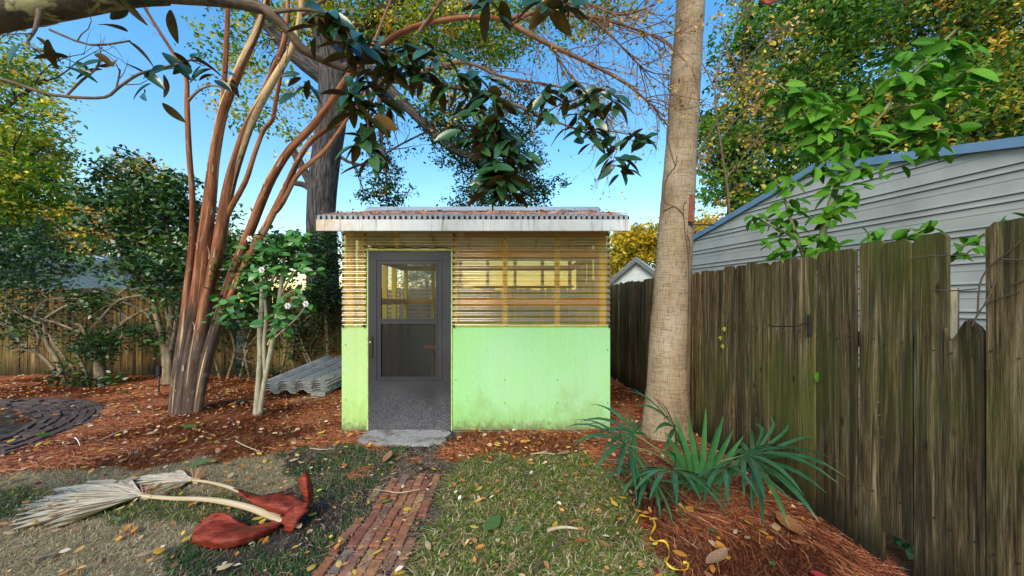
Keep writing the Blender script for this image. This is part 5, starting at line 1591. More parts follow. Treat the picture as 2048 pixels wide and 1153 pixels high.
# --- small camellia with pale stems and white flowers
cb_ = G(515, 835)
cam_t = thing('camellia_shrub', 'slender pale stemmed camellia with white flowers between the crape myrtle and the shed', 'shrub', tuple(cb_))
Yk = 4.53
cs = limbs([
    [(512, 838, 13), (516, 780, 10.8), (520, 720, 10.1), (520, 660, 9.36), (524, 610, 8.64), (524, 575, 7.2), (522, 545, 5.04)],
    [(518, 838, 10.1), (528, 770, 8.64), (542, 700, 9.36), (553, 640, 8.64), (560, 590, 7.92), (566, 540, 7.2), (570, 500, 4.32)],
    [(524, 612, 5.76), (535, 580, 5.76), (550, 550, 4.32), (556, 530, 2.88)],
    [(530, 765, 5.04), (528, 690, 6.48), (532, 640, 6.48), (530, 600, 5.04)],
    [(536, 690, 5.04), (545, 672, 4.32), (560, 655, 3.6)],
    [(562, 590, 4.32), (575, 565, 4.32), (590, 545, 2.88)],
    [(518, 625, 4.32), (500, 605, 2.88), (480, 600, 2.16), (462, 620, 2.16)],
    [(560, 600, 2.88), (590, 580, 2.16), (605, 605, 2.16)],
    [(524, 580, 2.88), (490, 555, 2.16), (460, 560, 2.16)],
    [(545, 680, 3.6), (590, 640, 2.88), (612, 612, 2.16)],
], Yk)
obj('stem', tubes_mesh('stem', [(s[0], s[1], 8) for s in cs], M['pale_bark'], 8, .04), cam_t)
cam_leaf = [big_leaf(random.uniform(.46, .56), random.uniform(0, .2), random.uniform(.1, .35), [M['camellia']], 4) for _ in range(5)]
for px, py, n in [(455, 580, 4), (470, 565, 5), (440, 600, 4), (480, 590, 5), (450, 625, 4), (478, 628, 5), (495, 600, 4), (490, 640, 4), (465, 610, 5), (500, 560, 4), (520, 570, 5), (535, 560, 4), (540, 585, 4), (430, 575, 3), (435, 635, 4), (455, 650, 3),
                  (550, 620, 5), (565, 610, 4), (545, 640, 5), (560, 650, 5), (570, 630, 4), (555, 670, 3), (600, 575, 3), (590, 595, 3), (605, 608, 3), (610, 480, 3), (520, 520, 6), (500, 535, 5), (540, 510, 6), (560, 500, 6), (580, 490, 6), (600, 505, 6), (530, 490, 5), (560, 475, 6), (590, 520, 5), (610, 530, 5), (550, 535, 5), (510, 505, 5), (625, 510, 4), (575, 535, 5), (500, 510, 4), (590, 475, 4), (530, 540, 4), (620, 545, 3)]:
    cluster(px, py, Yk + random.uniform(-.3, .15), n + 3, .118, -.2, cam_leaf, cam_t, .08, face=.7)
overflow(cam_t, cam_leaf, [M['camellia']])
crown('foliage', [B(560, 510, 90, 48, 4.75, .4, 120, 14, .07), B(470, 560, 45, 40, 4.6, .25, 26, 10, .06)], [DG, (.05, .15, .03), (.10, .24, .05), (.50, .36, .24)], [2, 4, 3, .8], .085, cam_t, M['gloss_foliage'], -.2, .6, .5, kind='stuff')
def flower(px, py, Y, r=.042):
    c = P(px, py, Y); mb = MB()
    for ring, (n, rr, el) in enumerate(((6, r, .25), (5, r * .72, .75), (4, r * .45, 1.15))):
        for k in range(n):
            a = k / n * 2 * math.pi + ring * .5
            d = Vector((math.cos(a) * math.cos(el), -math.sin(el), math.sin(a) * math.cos(el)))
            s = Vector((-math.sin(a), 0, math.cos(a))) * rr * .42
            mb.add([c, c + d * rr * .55 + s, c + d * rr, c + d * rr * .55 - s], [(0, 1, 2, 3)])
    fl = mb.build('flower', M['petal'], cam_t, tuple(c), smooth=False)
    mb = MB(); mb.tube([c + Vector((0, -.012, 0)), c + Vector((0, -.03, 0))], [.006, .008], 6); mb.build('stamens', M['stamen'], fl, tuple(c))
for px, py in ((463, 622), (576, 612), (612, 608), (500, 478), (524, 540)):
    flower(px, py, 4.3)

# --- dark broad camellia bush and the sprawling bare-limbed shrub before the back fence
bc = thing('dark_camellia', 'tall dense dark green camellia bush in front of the back fence', 'shrub', tuple(G(336, 762)))
Yb = 6.2
bs = limbs([
    [(334, 768, 16), (330, 700, 13), (318, 650, 11), (305, 600, 10), (296, 562, 9), (280, 500, 7), (262, 430, 5), (250, 370, 3)],
    [(340, 768, 14), (338, 690, 11), (342, 640, 10), (345, 580, 8), (340, 500, 6), (330, 420, 4)],
    [(342, 700, 9), (352, 650, 8), (360, 600, 7), (390, 540, 5)],
    [(336, 640, 6), (330, 600, 5), (328, 570, 5)],
    [(300, 590, 6), (240, 600, 6), (200, 640, 5)],
    [(296, 562, 6), (250, 520, 5), (210, 450, 4)],
], Yb)
obj('trunk', tubes_mesh('trunk', [(s[0], s[1], 8) for s in bs] + twigs(bs, 6, .6, .009, .0, 2), M['shrub_bark'], 7, .04), bc)
crown('foliage', [B(300, 420, 120, 75, 6.2, .7, 120, 20, .10), B(240, 425, 60, 80, 6.2, .6, 50, 20, .10), B(250, 360, 50, 55, 6.2, .4, 36, 18, .10), B(370, 470, 120, 80, 6.3, .6, 95, 20, .10), B(320, 535, 110, 45, 6.1, .5, 70, 20, .10), B(420, 540, 70, 60, 6.5, .5, 50, 20, .11), B(330, 380, 60, 40, 6.2, .4, 40, 18, .10), B(225, 520, 60, 45, 6.4, .5, 30, 20, .10), B(480, 520, 60, 60, 6.7, .4, 40, 20, .11), B(340, 590, 60, 40, 6.0, .3, 26, 16, .09), B(295, 670, 40, 25, 6.0, .2, 10, 14, .08)],
      [DG, (.032, .085, .028), (.055, .13, .032), (.10, .19, .04), YG], [4, 3, 4.4, 3, .5], .105, bc, M['gloss_foliage'], -.15, .5, .5)

sb_ = thing('sprawling_shrub', 'low sprawling shrub with bare crooked limbs and leafy patches along the back fence', 'shrub', tuple(G(200, 768)))
Yv = 6.35
ss = limbs([
    [(128, 768, 9), (115, 720, 8), (95, 690, 7), (90, 650, 7), (95, 635, 6), (140, 610, 6), (175, 608, 5)],
    [(124, 760, 6), (105, 735, 6), (80, 710, 5), (50, 700, 4), (25, 702, 3)],
    [(90, 650, 6), (68, 642, 5), (35, 625, 4), (30, 622, 3)],
    [(98, 640, 6), (70, 655, 5), (78, 670, 6), (76, 690, 5)],
    [(205, 768, 22), (200, 740, 18), (198, 700, 14), (196, 685, 11), (210, 672, 9), (235, 655, 8), (255, 640, 7), (275, 628, 5), (300, 618, 4)],
    [(262, 645, 5), (240, 620, 5), (215, 605, 5), (240, 604, 4), (285, 620, 4), (305, 650, 3)],
    [(178, 768, 7), (165, 730, 6), (155, 705, 5), (175, 690, 4), (165, 655, 4), (150, 648, 3)],
    [(160, 665, 4), (110, 645, 4), (70, 632, 3), (95, 600, 3), (160, 598, 3)],
    [(215, 700, 6), (240, 680, 5), (250, 660, 4)],
    [(200, 720, 6), (225, 705, 5), (238, 680, 4)],
    [(150, 740, 5), (125, 710, 5), (110, 690, 5), (98, 668, 4)],
    [(220, 600, 5), (250, 580, 5), (275, 560, 4)],
    [(230, 615, 4), (270, 590, 4), (300, 570, 4)],
], Yv)
obj('limb', tubes_mesh('limb', [(s[0], s[1], 8) for s in ss] + twigs(ss, 6, .5, .007, .0, 2), M['shrub_bark'], 7, .06), sb_)
crown('foliage', [B(195, 605, 45, 22, 6.3, .3, 44, 20, .08), B(50, 560, 90, 40, 6.4, .5, 70, 20, .11), B(180, 690, 50, 34, 6.2, .25, 50, 20, .08), B(395, 650, 40, 40, 6.6, .25, 24, 16, .09), B(320, 690, 24, 18, 6.3, .2, 12, 16, .07), B(60, 640, 60, 30, 6.5, .3, 30, 18, .09), B(215, 690, 25, 25, 6.2, .2, 16, 16, .07), B(45, 680, 35, 30, 6.3, .2, 14, 14, .08), B(115, 755, 14, 30, 6.1, .15, 12, 14, .06), B(160, 765, 30, 18, 6.1, .15, 14, 14, .06), B(265, 655, 30, 14, 6.1, .2, 12, 14, .07), B(215, 762, 40, 16, 6.2, .2, 12, 12, .06), B(110, 640, 60, 50, 6.5, .3, 24, 14, .09), B(60, 500, 110, 60, 6.6, .5, 60, 20, .11), B(10, 620, 60, 60, 6.6, .4, 30, 16, .10), B(190, 640, 30, 50, 6.6, .2, 18, 14, .08)],
      [MG, DG, LG, TEAL, YG], [4, 4, 3, 2, .3], .075, sb_, M['gloss_foliage'], -.15, .5, .5)

# creeper tangle and dark evergreen by the shed
eb = thing('ivy_thicket', 'dark tangled evergreen thicket between the oak trunk and the shed', 'shrub', (P(640, 606, 6.8).x, 6.75, 0))
et = limbs([[(660, 758, 8), (655, 680, 7), (650, 600, 6), (648, 520, 5)], [(640, 760, 6), (610, 700, 5), (590, 650, 4), (560, 660, 3)], [(630, 758, 5), (600, 690, 4), (570, 640, 4), (520, 650, 3)], [(590, 757, 5), (585, 700, 4), (600, 650, 4), (640, 620, 3)], [(560, 757, 5), (572, 690, 4), (560, 640, 3)], [(480, 757, 5), (500, 690, 5), (540, 660, 4), (600, 668, 3)], [(455, 757, 6), (470, 700, 5), (455, 650, 4)], [(500, 757, 6), (490, 700, 5), (510, 640, 4)], [(440, 757, 5), (425, 690, 4), (440, 640, 3)]], 6.8)
obj('stem', tubes_mesh('stem', [(s[0], s[1], 7) for s in et] + twigs(et, 8, .7, .007, .05, 2), M['shrub_bark'], 6), eb)
crown('foliage', [B(655, 500, 30, 55, 6.8, .3, 90, 26, .08), B(650, 590, 40, 50, 6.8, .35, 90, 26, .09), B(610, 640, 60, 40, 6.7, .3, 60, 20, .09), B(560, 590, 60, 50, 6.9, .3, 44, 18, .09), B(510, 640, 70, 50, 6.8, .3, 60, 18, .09), B(590, 700, 50, 30, 6.8, .2, 24, 16, .08), B(460, 700, 50, 40, 6.8, .2, 20, 14, .08), B(530, 745, 60, 20, 6.6, .2, 18, 14, .07), B(640, 690, 30, 40, 6.8, .2, 20, 16, .08), B(500, 565, 60, 50, 6.9, .3, 30, 18, .10)],
      [DG, (.012, .028, .012), TEAL, MG], [5, 4, 3, 1.5], .07, eb, M['foliage'], -.2, .4, .45)

# --- trees beyond the fences
def far_tree(name, label, base, trunk_pts, blobs, cols, w, size, group='trees beyond the fences', twn=5):
    t = thing(name, label, 'tree', base, group)
    br = [smooth_pts([Vector(p) for p in pts], r, 3) for pts, r in trunk_pts]
    obj('trunk', tubes_mesh('trunk', [(b[0], b[1], 9) for b in br] + (twigs(br, twn, 1.6, .03, .05, 2) if twn else []), M['oak_bark'], 8, .05), t)
    crown('crown', blobs, cols, w, size, t, M['foliage'], -.25, .4, .5)
    return t
def V3(px, py, Y): return P(px, py, Y)
far_tree('evergreen_tree', 'huge dense green tree behind the metal building', (6.6, 10.6, 0),
    [([(6.6, 10.6, 0), (6.5, 10.6, 3), V3(1480, 300, 10.5), V3(1490, 120, 10.4), V3(1500, -60, 10.3)], [.28, .22, .17, .12, .06]), ([V3(1480, 300, 10.5), V3(1560, 220, 10.2), V3(1640, 160, 10)], [.12, .08, .04]), ([V3(1480, 300, 10.5), V3(1650, 280, 10), V3(1760, 330, 10)], [.12, .08, .04])],
    [B(1620, 90, 170, 120, 10.2, 1.4, 240, 46, .26), B(1530, 250, 140, 110, 10.2, 1.2, 190, 46, .24), B(1680, 250, 150, 100, 10.2, 1.2, 170, 46, .24), B(1480, 370, 80, 60, 10.4, .9, 70, 40, .20), B(1600, 370, 110, 60, 10.4, .9, 80, 40, .22), B(1720, 10, 140, 90, 10.2, 1.2, 110, 46, .26), B(1580, -90, 170, 90, 10.4, 1.3, 80, 40, .28), B(1430, 270, 50, 60, 10.4, .7, 30, 30, .18)],
    [(.060, .155, .026), (.095, .22, .034), (.18, .32, .04), DG, (.46, .46, .05), (.70, .48, .06)], [5, 6, 5, 2.2, 2, .7], .15)  # yellow tones colour sunlit dapples into the leaves
far_tree('sun_tinted_tree', 'tall green tree tinted with sunlit gold filling the sky over the metal building ridge', (11.2, 9.6, 0),
    [([(11.2, 9.6, 0), (11.6, 9.6, 4), V3(1940, 80, 9.6), V3(1950, -60, 9.6)], [.30, .24, .2, .14]), ([V3(1940, 120, 9.6), V3(1900, 20, 9.5), V3(1860, -50, 9.4)], [.12, .08, .05]), ([V3(1945, 160, 9.6), V3(1850, 200, 9.3), V3(1800, 260, 9.3)], [.10, .07, .04]), ([V3(1945, 160, 9.6), V3(2020, 90, 9.3), V3(2080, 40, 9.3)], [.10, .07, .04])],
    [B(1900, 40, 150, 80, 9.4, 1.2, 150, 44, .24), B(1960, 190, 140, 110, 9.4, 1.2, 220, 46, .24), B(1820, 230, 120, 100, 9.3, 1.1, 150, 44, .24), B(2060, 60, 110, 140, 9.4, 1.2, 130, 44, .24), B(2040, 270, 110, 70, 9.4, 1.0, 100, 44, .22), B(1850, 330, 120, 40, 9.5, .8, 60, 40, .2), B(1960, -80, 200, 90, 9.6, 1.3, 90, 40, .26)],
    [(.30, .17, .06), (.74, .44, .07), (.060, .15, .026), (.46, .45, .055), DG, (.64, .46, .06), (.16, .29, .04)], [1.2, 1.2, 6.5, 2.4, 3.2, 1.5, 5.5], .14)  # golden tones put low sunlight into the crown colour
# hanging dead fronds and thin yellow-leaved sprays in front of it
dv = thing('deciduous_tree', 'thin branched tree with sparse yellow leaves and dry hanging twigs beside the palm trunk', 'tree', (4.5, 7.6, 0), 'trees beyond the fences')
db = limbs([[(1470, 620, 6.6), (1462, 480, 5.5), (1455, 380, 4.4), (1440, 280, 3.9), (1430, 180, 3.3), (1450, 90, 2.8), (1490, 20, 2.2), (1530, -30, 1.7)], [(1440, 280, 2.8), (1480, 230, 2.2), (1520, 190, 1.7), (1580, 90, 1.1)], [(1430, 180, 2.8), (1400, 120, 2.2), (1350, 60, 1.7), (1290, 20, 1.1)], [(1430, 200, 2.8), (1480, 140, 2.2), (1540, 70, 1.7), (1600, 50, 1.1)], [(1450, 360, 2.8), (1490, 310, 2.2), (1530, 260, 1.7)], [(1450, 90, 2.8), (1470, 130, 2.2), (1500, 150, 1.7)], [(1435, 240, 2.2), (1400, 300, 1.7), (1380, 330, 1.1)]], 7.6)
dtw = twigs(db, 13, .8, .008, .25, 2, .9, 4)
obj('trunk', tubes_mesh('trunk', [([Vector((4.5, 7.6, 0)), P(1470, 620, 7.6)], [.05, .035], 8)] + [(b[0], b[1], 7) for b in db] + dtw, M['twig_bark'], 6), dv)
tips = np.array([tuple(q[random.randint(2, 5)]) for q, r, n_ in dtw for _ in range(6) if random.random() < .5])
lc = palette(np.arange(len(tips)) % 60, 60, [YE, OR, (.48, .33, .14), YG], [5, 4, 3, 1])
V, F, cl = leaf_quads(tips + RNG.normal(0, .05, tips.shape), RNG.uniform(.06, .11, len(tips)), lc, -.4, .3, .6)
obj('crown', make_mesh('crown', V, F, M['litter'], col=cl), dv)

far_tree('yellow_tree', 'bright yellow tree far behind the small gabled outbuilding', (P(1265, 606, 21).x, 21, 0),
    [([(P(1265, 606, 21).x, 21, 0), V3(1268, 520, 21), V3(1265, 455, 21)], [.25, .18, .08])],
    [B(1262, 500, 46, 46, 21, 1.6, 170, 34, .30), B(1310, 490, 40, 40, 21, 1.5, 90, 30, .3), B(1232, 540, 24, 30, 21, 1.2, 60, 28, .3)],
    [(.80, .56, .035), (.62, .46, .04), YG, OR, LG], [6, 3, 2, 1.2, .8], .24, twn=3)  # mostly bright yellow leaf colours
far_tree('yellow_tree', 'bright yellow tree far behind the ridge of the metal building and palm', (P(1420, 606, 24).x, 24, 0),
    [([(P(1420, 606, 24).x, 24, 0), V3(1420, 520, 24), V3(1420, 440, 24)], [.25, .18, .08])],
    [B(1410, 470, 50, 40, 24, 1.6, 110, 30, .34), B(1480, 440, 60, 50, 24, 1.6, 60, 26, .34)],
    [(.80, .56, .06), OR, YG, (.55, .42, .2)], [5, 3, 2, 2], .26, twn=3)  # yellow and orange leaf colours
far_tree('yellow_tree', 'tree with sunlit gold in its leaf colour behind the dark camellia bush', (P(150, 606, 15.5).x, 15.5, 0),
    [([(P(150, 606, 15.5).x, 15.5, 0), V3(160, 500, 15.5), V3(165, 420, 15.5)], [.25, .18, .08])],
    [B(165, 450, 75, 55, 15.5, 1.3, 180, 34, .26), B(290, 350, 60, 36, 16, 1.0, 40, 24, .24), B(120, 500, 60, 50, 15.5, 1.2, 90, 30, .26), B(430, 500, 90, 50, 17, 1.2, 120, 30, .26), B(250, 470, 90, 70, 16, 1.2, 100, 28, .26)],
    [(.78, .55, .09), (.66, .40, .10), OR, YG, (.70, .52, .22)], [5, 3, 2, 1.4, 3], .18, twn=3)  # gold leaf palette stands in for warm low sunlight
far_tree('leafy_tree', 'tall green and gold tree standing over the back fence at the garden corner', (P(-60, 606, 9.8).x, 9.8, 0),
    [([(P(-60, 606, 9.8).x, 9.8, 0), V3(-60, 400, 9.8), V3(-40, 200, 9.6), V3(-30, 20, 9.4)], [.25, .2, .15, .08]), ([V3(-40, 260, 9.6), V3(30, 200, 9.3), V3(90, 160, 9.1)], [.08, .05, .03]), ([V3(-50, 380, 9.6), V3(20, 330, 9.3), V3(80, 300, 9.1)], [.08, .05, .03])],
    [B(20, 300, 90, 60, 9.3, .9, 90, 40, .20), B(50, 370, 75, 70, 9.2, .9, 110, 40, .20), B(10, 470, 70, 60, 9.2, .9, 90, 40, .20), B(-40, 180, 130, 120, 9.5, 1.1, 120, 36, .22), B(40, 140, 60, 60, 9.0, .7, 34, 24, .18), B(-30, 380, 80, 90, 9.4, .9, 90, 40, .2), B(90, 240, 40, 50, 9.0, .5, 16, 18, .14)],
    [(.060, .15, .026), (.13, .26, .035), (.34, .40, .045), (.74, .55, .06), (.62, .34, .06), (.52, .46, .06)], [4.5, 5, 3.6, 1.6, .8, 1.6], .125)
far_tree('dark_tree', 'dark evergreen mass behind the back fence below the golden tree', (P(60, 606, 8.3).x, 8.3, 0),
    [([(P(60, 606, 8.3).x, 8.3, 0), V3(60, 540, 8.3), V3(60, 470, 8.3)], [.12, .09, .05])],
    [B(40, 500, 100, 46, 8.3, .6, 110, 34, .14), B(-60, 540, 90, 60, 8.3, .6, 80, 30, .16), B(410, 500, 70, 70, 8.2, .5, 50, 26, .16)],
    [DG, TEAL, MG, (.014, .032, .02)], [4, 4, 2, 3], .09, twn=4)
# more distant trees closing the view beyond the fences on every side
for k, (x, y, hgt, rad_, lab, cols, w) in enumerate([
    (-24, 30, 7, 3.4, 'distant round green tree far past the neighbouring house', [MG, LG, YG], [4, 3, 2]),
    (-8, 34, 6, 3.2, 'distant rusty tree low on the skyline behind the crape myrtle', [MG, BR, OR], [4, 2, 1]),
    (18, 24, 9, 4.0, 'distant green tree far behind the metal building', [MG, LG, BR], [4, 3, 1])]):
    far_tree('distant_tree', lab, (x, y, 0), [([(x, y, 0), (x, y, hgt * .6)], [.3, .15])], [((x, y, hgt * .62), (rad_, rad_, hgt * .36), 120, 26, .5)], cols, w, .28, twn=0)
# ------------------------------------------------------------------ ground cover
def scatter(n, x0, x1, y0, y1, keepfn):
    x = RNG.uniform(x0, x1, n); y = RNG.uniform(y0, y1, n)
    k = keepfn(x, y)
    return x[k], y[k]
def off_shed(x, y): return ~((x > -1.95) & (x < 1.13) & (y > 4.0) & (y < 6.15))
def on_slab(x, y): return (np.abs(x + 1.15) < .44) & (np.abs(y - 3.86) < .2)

def needles(name, x, y, cols, w, L0, L1, width, lift, label):
    n = len(x)
    a = RNG.uniform(0, 2 * math.pi, n) if True else 0
    # clumps share a direction, as raked straw does
    a = a * .45 + 1.4 * np.sin(x * 2.1 + y * 1.3) + 1.0 * np.sin(y * 5.3 - x * 3.7)
    L = RNG.uniform(L0, L1, n); bend = RNG.normal(0, .22, n)
    z0 = gh(x, y) + RNG.uniform(.002, lift, n) * RNG.random(n)
    tilt = RNG.normal(0, .10, n)
    col = np.array(cols)[RNG.choice(len(cols), n, p=np.array(w) / sum(w))] * (1 + RNG.normal(0, .22, (n, 1)))
    V = np.zeros((n, 6, 3)); 
    for i, t in enumerate((0.0, .5, 1.0)):
        ang = a + bend * (t - .5) * 2
        px_ = x + np.cos(ang) * L * (t - .5); py_ = y + np.sin(ang) * L * (t - .5)
        pz_ = np.maximum(z0 + tilt * L * (t - .5) + .010 * (1 - (2 * t - 1) ** 2), gh(px_, py_) + .002)
        wd = width * (1 if i == 1 else .55)
        V[:, i * 2] = np.stack([px_ - np.sin(ang) * wd, py_ + np.cos(ang) * wd, pz_], -1)
        V[:, i * 2 + 1] = np.stack([px_ + np.sin(ang) * wd, py_ - np.cos(ang) * wd, pz_ + width * .7], -1)
    b = np.arange(n)[:, None] * 6
    F = np.concatenate([b + np.array([[0, 1, 3, 2]]), b + np.array([[2, 3, 5, 4]])])
    o = obj(name, make_mesh(name, V.reshape(-1, 3), F, M['needle'], col=np.repeat(np.clip(col, .01, .9), 6, 0)))
    return tag(o, label, kind='stuff')

def is_straw(x, y):
    s, g, o = zones(x, y)
    edge = wob(x, y, 3.1) > 1.25
    return ((s > .5) | (edge & (o > .5) & (y > 2.9) & (y < 4))) & off_shed(x, y) & ~on_slab(x, y) & (y < 7.1)
xa_, ya_ = scatter(150000, -9.5, 2.0, 2.6, 7.1, lambda x, y: is_straw(x, y) & ((x < .95) | (y > 4.1)) & (np.abs(x) < y * 1.5 + .3))
xb_, yb_ = scatter(60000, .9, 2.03, .9, 4.2, is_straw)
xs_, ys_ = np.concatenate([xa_, xb_]), np.concatenate([ya_, yb_])
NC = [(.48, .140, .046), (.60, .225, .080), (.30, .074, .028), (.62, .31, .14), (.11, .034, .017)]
needles('pine_straw', xa_, ya_, NC, [4, 2.6, 3.4, 1.1, 2.6], .09, .20, .0016, .026, 'red brown pine straw spread under the shrubs and before the shed')
NCD = [(.26, .075, .032), (.36, .125, .052), (.17, .044, .020), (.48, .25, .13), (.060, .022, .013)]      # straw colours darkened to carry the shade by the fence
needles('pine_straw', xb_, yb_, NCD, [4, 2.4, 3.4, 1.2, 3.4], .10, .22, .0016, .026, 'pine straw coloured dark as if shaded round the tall palm and along the side fence')

k = is_straw(xs_, ys_) & (ys_ < 5.2) & (RNG.random(len(xs_)) < .10 + .16 * (xs_ > .9))
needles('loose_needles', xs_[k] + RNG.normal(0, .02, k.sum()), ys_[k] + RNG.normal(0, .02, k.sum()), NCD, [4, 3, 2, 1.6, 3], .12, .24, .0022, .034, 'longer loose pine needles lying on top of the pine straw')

def blades(name, x, y, hmin, hmax, cols, w, width, lean, label):
    n = len(x)
    a = RNG.uniform(0, 2 * math.pi, n)
    h = RNG.uniform(hmin, hmax, n)
    ln = np.abs(RNG.normal(0, lean, n)) + lean * .4
    z0 = gh(x, y)
    col = np.array(cols)[RNG.choice(len(cols), n, p=np.array(w) / sum(w))] * (1 + RNG.normal(0, .2, (n, 1)))
    dx, dy = np.cos(a), np.sin(a)
    V = np.zeros((n, 5, 3))
    for i, t in enumerate((0, .55)):
        r = h * ln * t ** 1.5; z = z0 + h * t * np.maximum(.15, 1 - .35 * ln * t) - .004 * (1 - t)
        wd = width * (1 - .25 * t)
        V[:, 2 * i] = np.stack([x + dx * r - dy * wd, y + dy * r + dx * wd, z], -1)
        V[:, 2 * i + 1] = np.stack([x + dx * r + dy * wd, y + dy * r - dx * wd, z], -1)
    r = h * ln; z = z0 + np.maximum(.004, h * np.maximum(.08, 1 - .55 * ln))
    V[:, 4] = np.stack([x + dx * r, y + dy * r, z], -1)
    b = np.arange(n)[:, None] * 5
    Q = b + np.array([[0, 1, 3, 2]]); T = b + np.array([[2, 3, 4]])
    o = obj(name, make_mesh(name, V.reshape(-1, 3), [Q, T], M['grass'], col=np.repeat(np.clip(col, .01, .9), 5, 0)))
    return tag(o, label, kind='stuff')
def on_path(x, y): return (np.abs(x - PATH_X) < .235) & (y < 3.05)
def patchy(x, y, s, thr): return wob(x, y, s) + .5 * RNG.normal(0, 1, len(x)) > thr
GRN = [(.13, .20, .026), (.21, .27, .040), (.065, .125, .024)]
DRY = [(.46, .36, .18), (.32, .23, .11), (.56, .47, .28)]
x, y = scatter(130000, -.9, 2.2, .6, 3.4, lambda x, y: (zones(x, y)[1] > .5) & ~on_path(x, y) & (x > PATH_X) & patchy(x, y, 1.9, -.55))
blades('lawn_grass', x, y, .018, .070, GRN + DRY, [2.6, 1.6, 2.6, 2.0, 2.4, .9], .0034, 1.5, 'short green and straw coloured grass on the path side nearest the fan palm')
x, y = scatter(110000, -5.2, -1.0, .6, 3.4, lambda x, y: (zones(x, y)[1] < .5) & (zones(x, y)[2] < .5) & (zones(x, y)[0] < .5))
blades('dry_grass', x, y, .018, .045, [(.52, .40, .22), (.40, .30, .16), (.58, .47, .28), (.27, .20, .12), (.17, .18, .06)], [3, 3, 2, 2, .6], .0016, 1.4, 'dry tan thatch of dead lawn around the fallen fronds')
x, y = scatter(60000, -5.2, -1.0, .6, 3.4, lambda x, y: (zones(x, y)[1] > .5) & (x < PATH_X))
blades('green_strip', x, y, .02, .05, GRN + DRY, [2.5, 1.5, 1.6, 1.8, 1.4, .6], .0022, 1.0, 'greener strip of lawn around the fallen fronds')
x, y = scatter(60000, -3.2, -.9, .6, 3.9, lambda x, y: (zones(x, y)[2] > .5) & (x < PATH_X - .2) & patchy(x, y, 1.4, -.05) & ~on_slab(x, y))
blades('sparse_grass', x, y, .02, .055, [(.050, .125, .030), (.085, .18, .04), (.035, .09, .026), (.34, .28, .17)], [3, 2, 2, 1], .0024, .9, 'sparse green tufts growing on the dark soil beside the brick path')
x, y = scatter(26000, -3.2, -.4, .6, 3.9, lambda x, y: (zones(x, y)[2] > .5))
needles('soil_debris', x, y, [(.20, .13, .08), (.11, .075, .05), (.30, .21, .13)], [2, 2, 1.3], .012, .07, .0018, .015, 'fine dark twigs and debris on the bare soil')

# small leaf fragments over everything (nobody could count them)
def litter(name, x, y, cols, w, s0, s1, label, zf=None):
    n = len(x)
    z = (gh(x, y) if zf is None else zf(x, y)) + RNG.uniform(.012, .040, n)
    col = np.array(cols)[RNG.choice(len(cols), n, p=np.array(w) / sum(w))] * (1 + RNG.normal(0, .2, (n, 1)))
    d = RNG.normal(0, 1, (n, 3)); d[:, 2] *= .22; d /= np.linalg.norm(d, axis=1, keepdims=True)
    up = RNG.normal(0, .35, (n, 3)); up[:, 2] += 1
    s = np.cross(d, up); s /= np.linalg.norm(s, axis=1, keepdims=True); u = np.cross(s, d)
    L = RNG.uniform(s0, s1, n)[:, None]; W = L * RNG.uniform(.25, .42, (n, 1)); c0 = np.stack([x, y, z], -1)
    V = np.stack([c0 - d * L * .5, c0 - d * L * .15 + s * W * .9 + u * L * .10, c0 + d * L * .25 + s * W * .7 + u * L * .08, c0 + d * L * .5 + u * L * .05, c0 + d * L * .25 - s * W * .7 + u * L * .08, c0 - d * L * .15 - s * W * .9 + u * L * .1], 1).reshape(-1, 3)
    b = np.arange(n)[:, None] * 6
    F = np.concatenate([b + np.array([[0, 1, 2, 3]]), b + np.array([[0, 3, 4, 5]])])
    o = obj(name, make_mesh(name, V, F, M['litter'], col=np.repeat(np.clip(col, .01, .85), 6, 0)))
    return tag(o, label, kind='stuff')
LC = [(.40, .19, .08), (.54, .35, .19), (.70, .48, .06), (.58, .25, .06), (.34, .05, .07), (.68, .56, .40), (.22, .10, .05)]
x, y = scatter(8200, -9.5, 2.0, 2.4, 7.0, lambda x, y: is_straw(x, y) & (np.abs(x) < y * 1.5 + .3))
litter('leaf_litter', x, y, LC, [5, 4, 1.0, 2.8, .7, 2.2, 3], .02, .06, 'small brown and tan leaf fragments strewn over the pine straw')
x, y = scatter(1100, -4.5, 1.6, .8, 3.3, lambda x, y: (zones(x, y)[0] < .5))
litter('lawn_litter', x, y, LC, [4, 3, 1.2, 2.6, .8, 1.6, 2], .02, .05, 'small leaf fragments caught in the lawn')
def roofz(x, y): return RZ0 + (RZ1 - RZ0) * (y - RY0) / (RYM - RY0) + .004
x, y = scatter(300, RX0, RX1, RY0 + .01, RYM - .2, lambda x, y: RNG.random(len(x)) < np.clip(.8 - .7 * (y - RY0) + .3 * wob(x, y, 1.2), 0, 1))
litter('roof_litter', x, y, LC, [5, 4, .8, 2, .5, 1.5, 5], .02, .055, 'dead leaves and needles lying on the shed roof', roofz)
n = 500
x = RNG.uniform(RX0, RX1, n); y = RY0 + .02 + RNG.beta(1.1, 2.5, n) * 1.1
a = RNG.uniform(0, math.pi, n); L = RNG.uniform(.06, .16, n); z = roofz(x, y) + .015
V = np.stack([np.stack([x - np.cos(a) * L / 2, y - np.sin(a) * L / 2, roofz(x, y - np.sin(a) * L / 2) + .012], -1), np.stack([x + np.cos(a) * L / 2, y + np.sin(a) * L / 2, roofz(x, y + np.sin(a) * L / 2) + .014], -1), np.stack([x + np.cos(a) * L / 2, y + np.sin(a) * L / 2 + .002, roofz(x, y + np.sin(a) * L / 2) + .018], -1), np.stack([x - np.cos(a) * L / 2, y - np.sin(a) * L / 2 + .002, roofz(x, y - np.sin(a) * L / 2) + .016], -1)], 1).reshape(-1, 3)
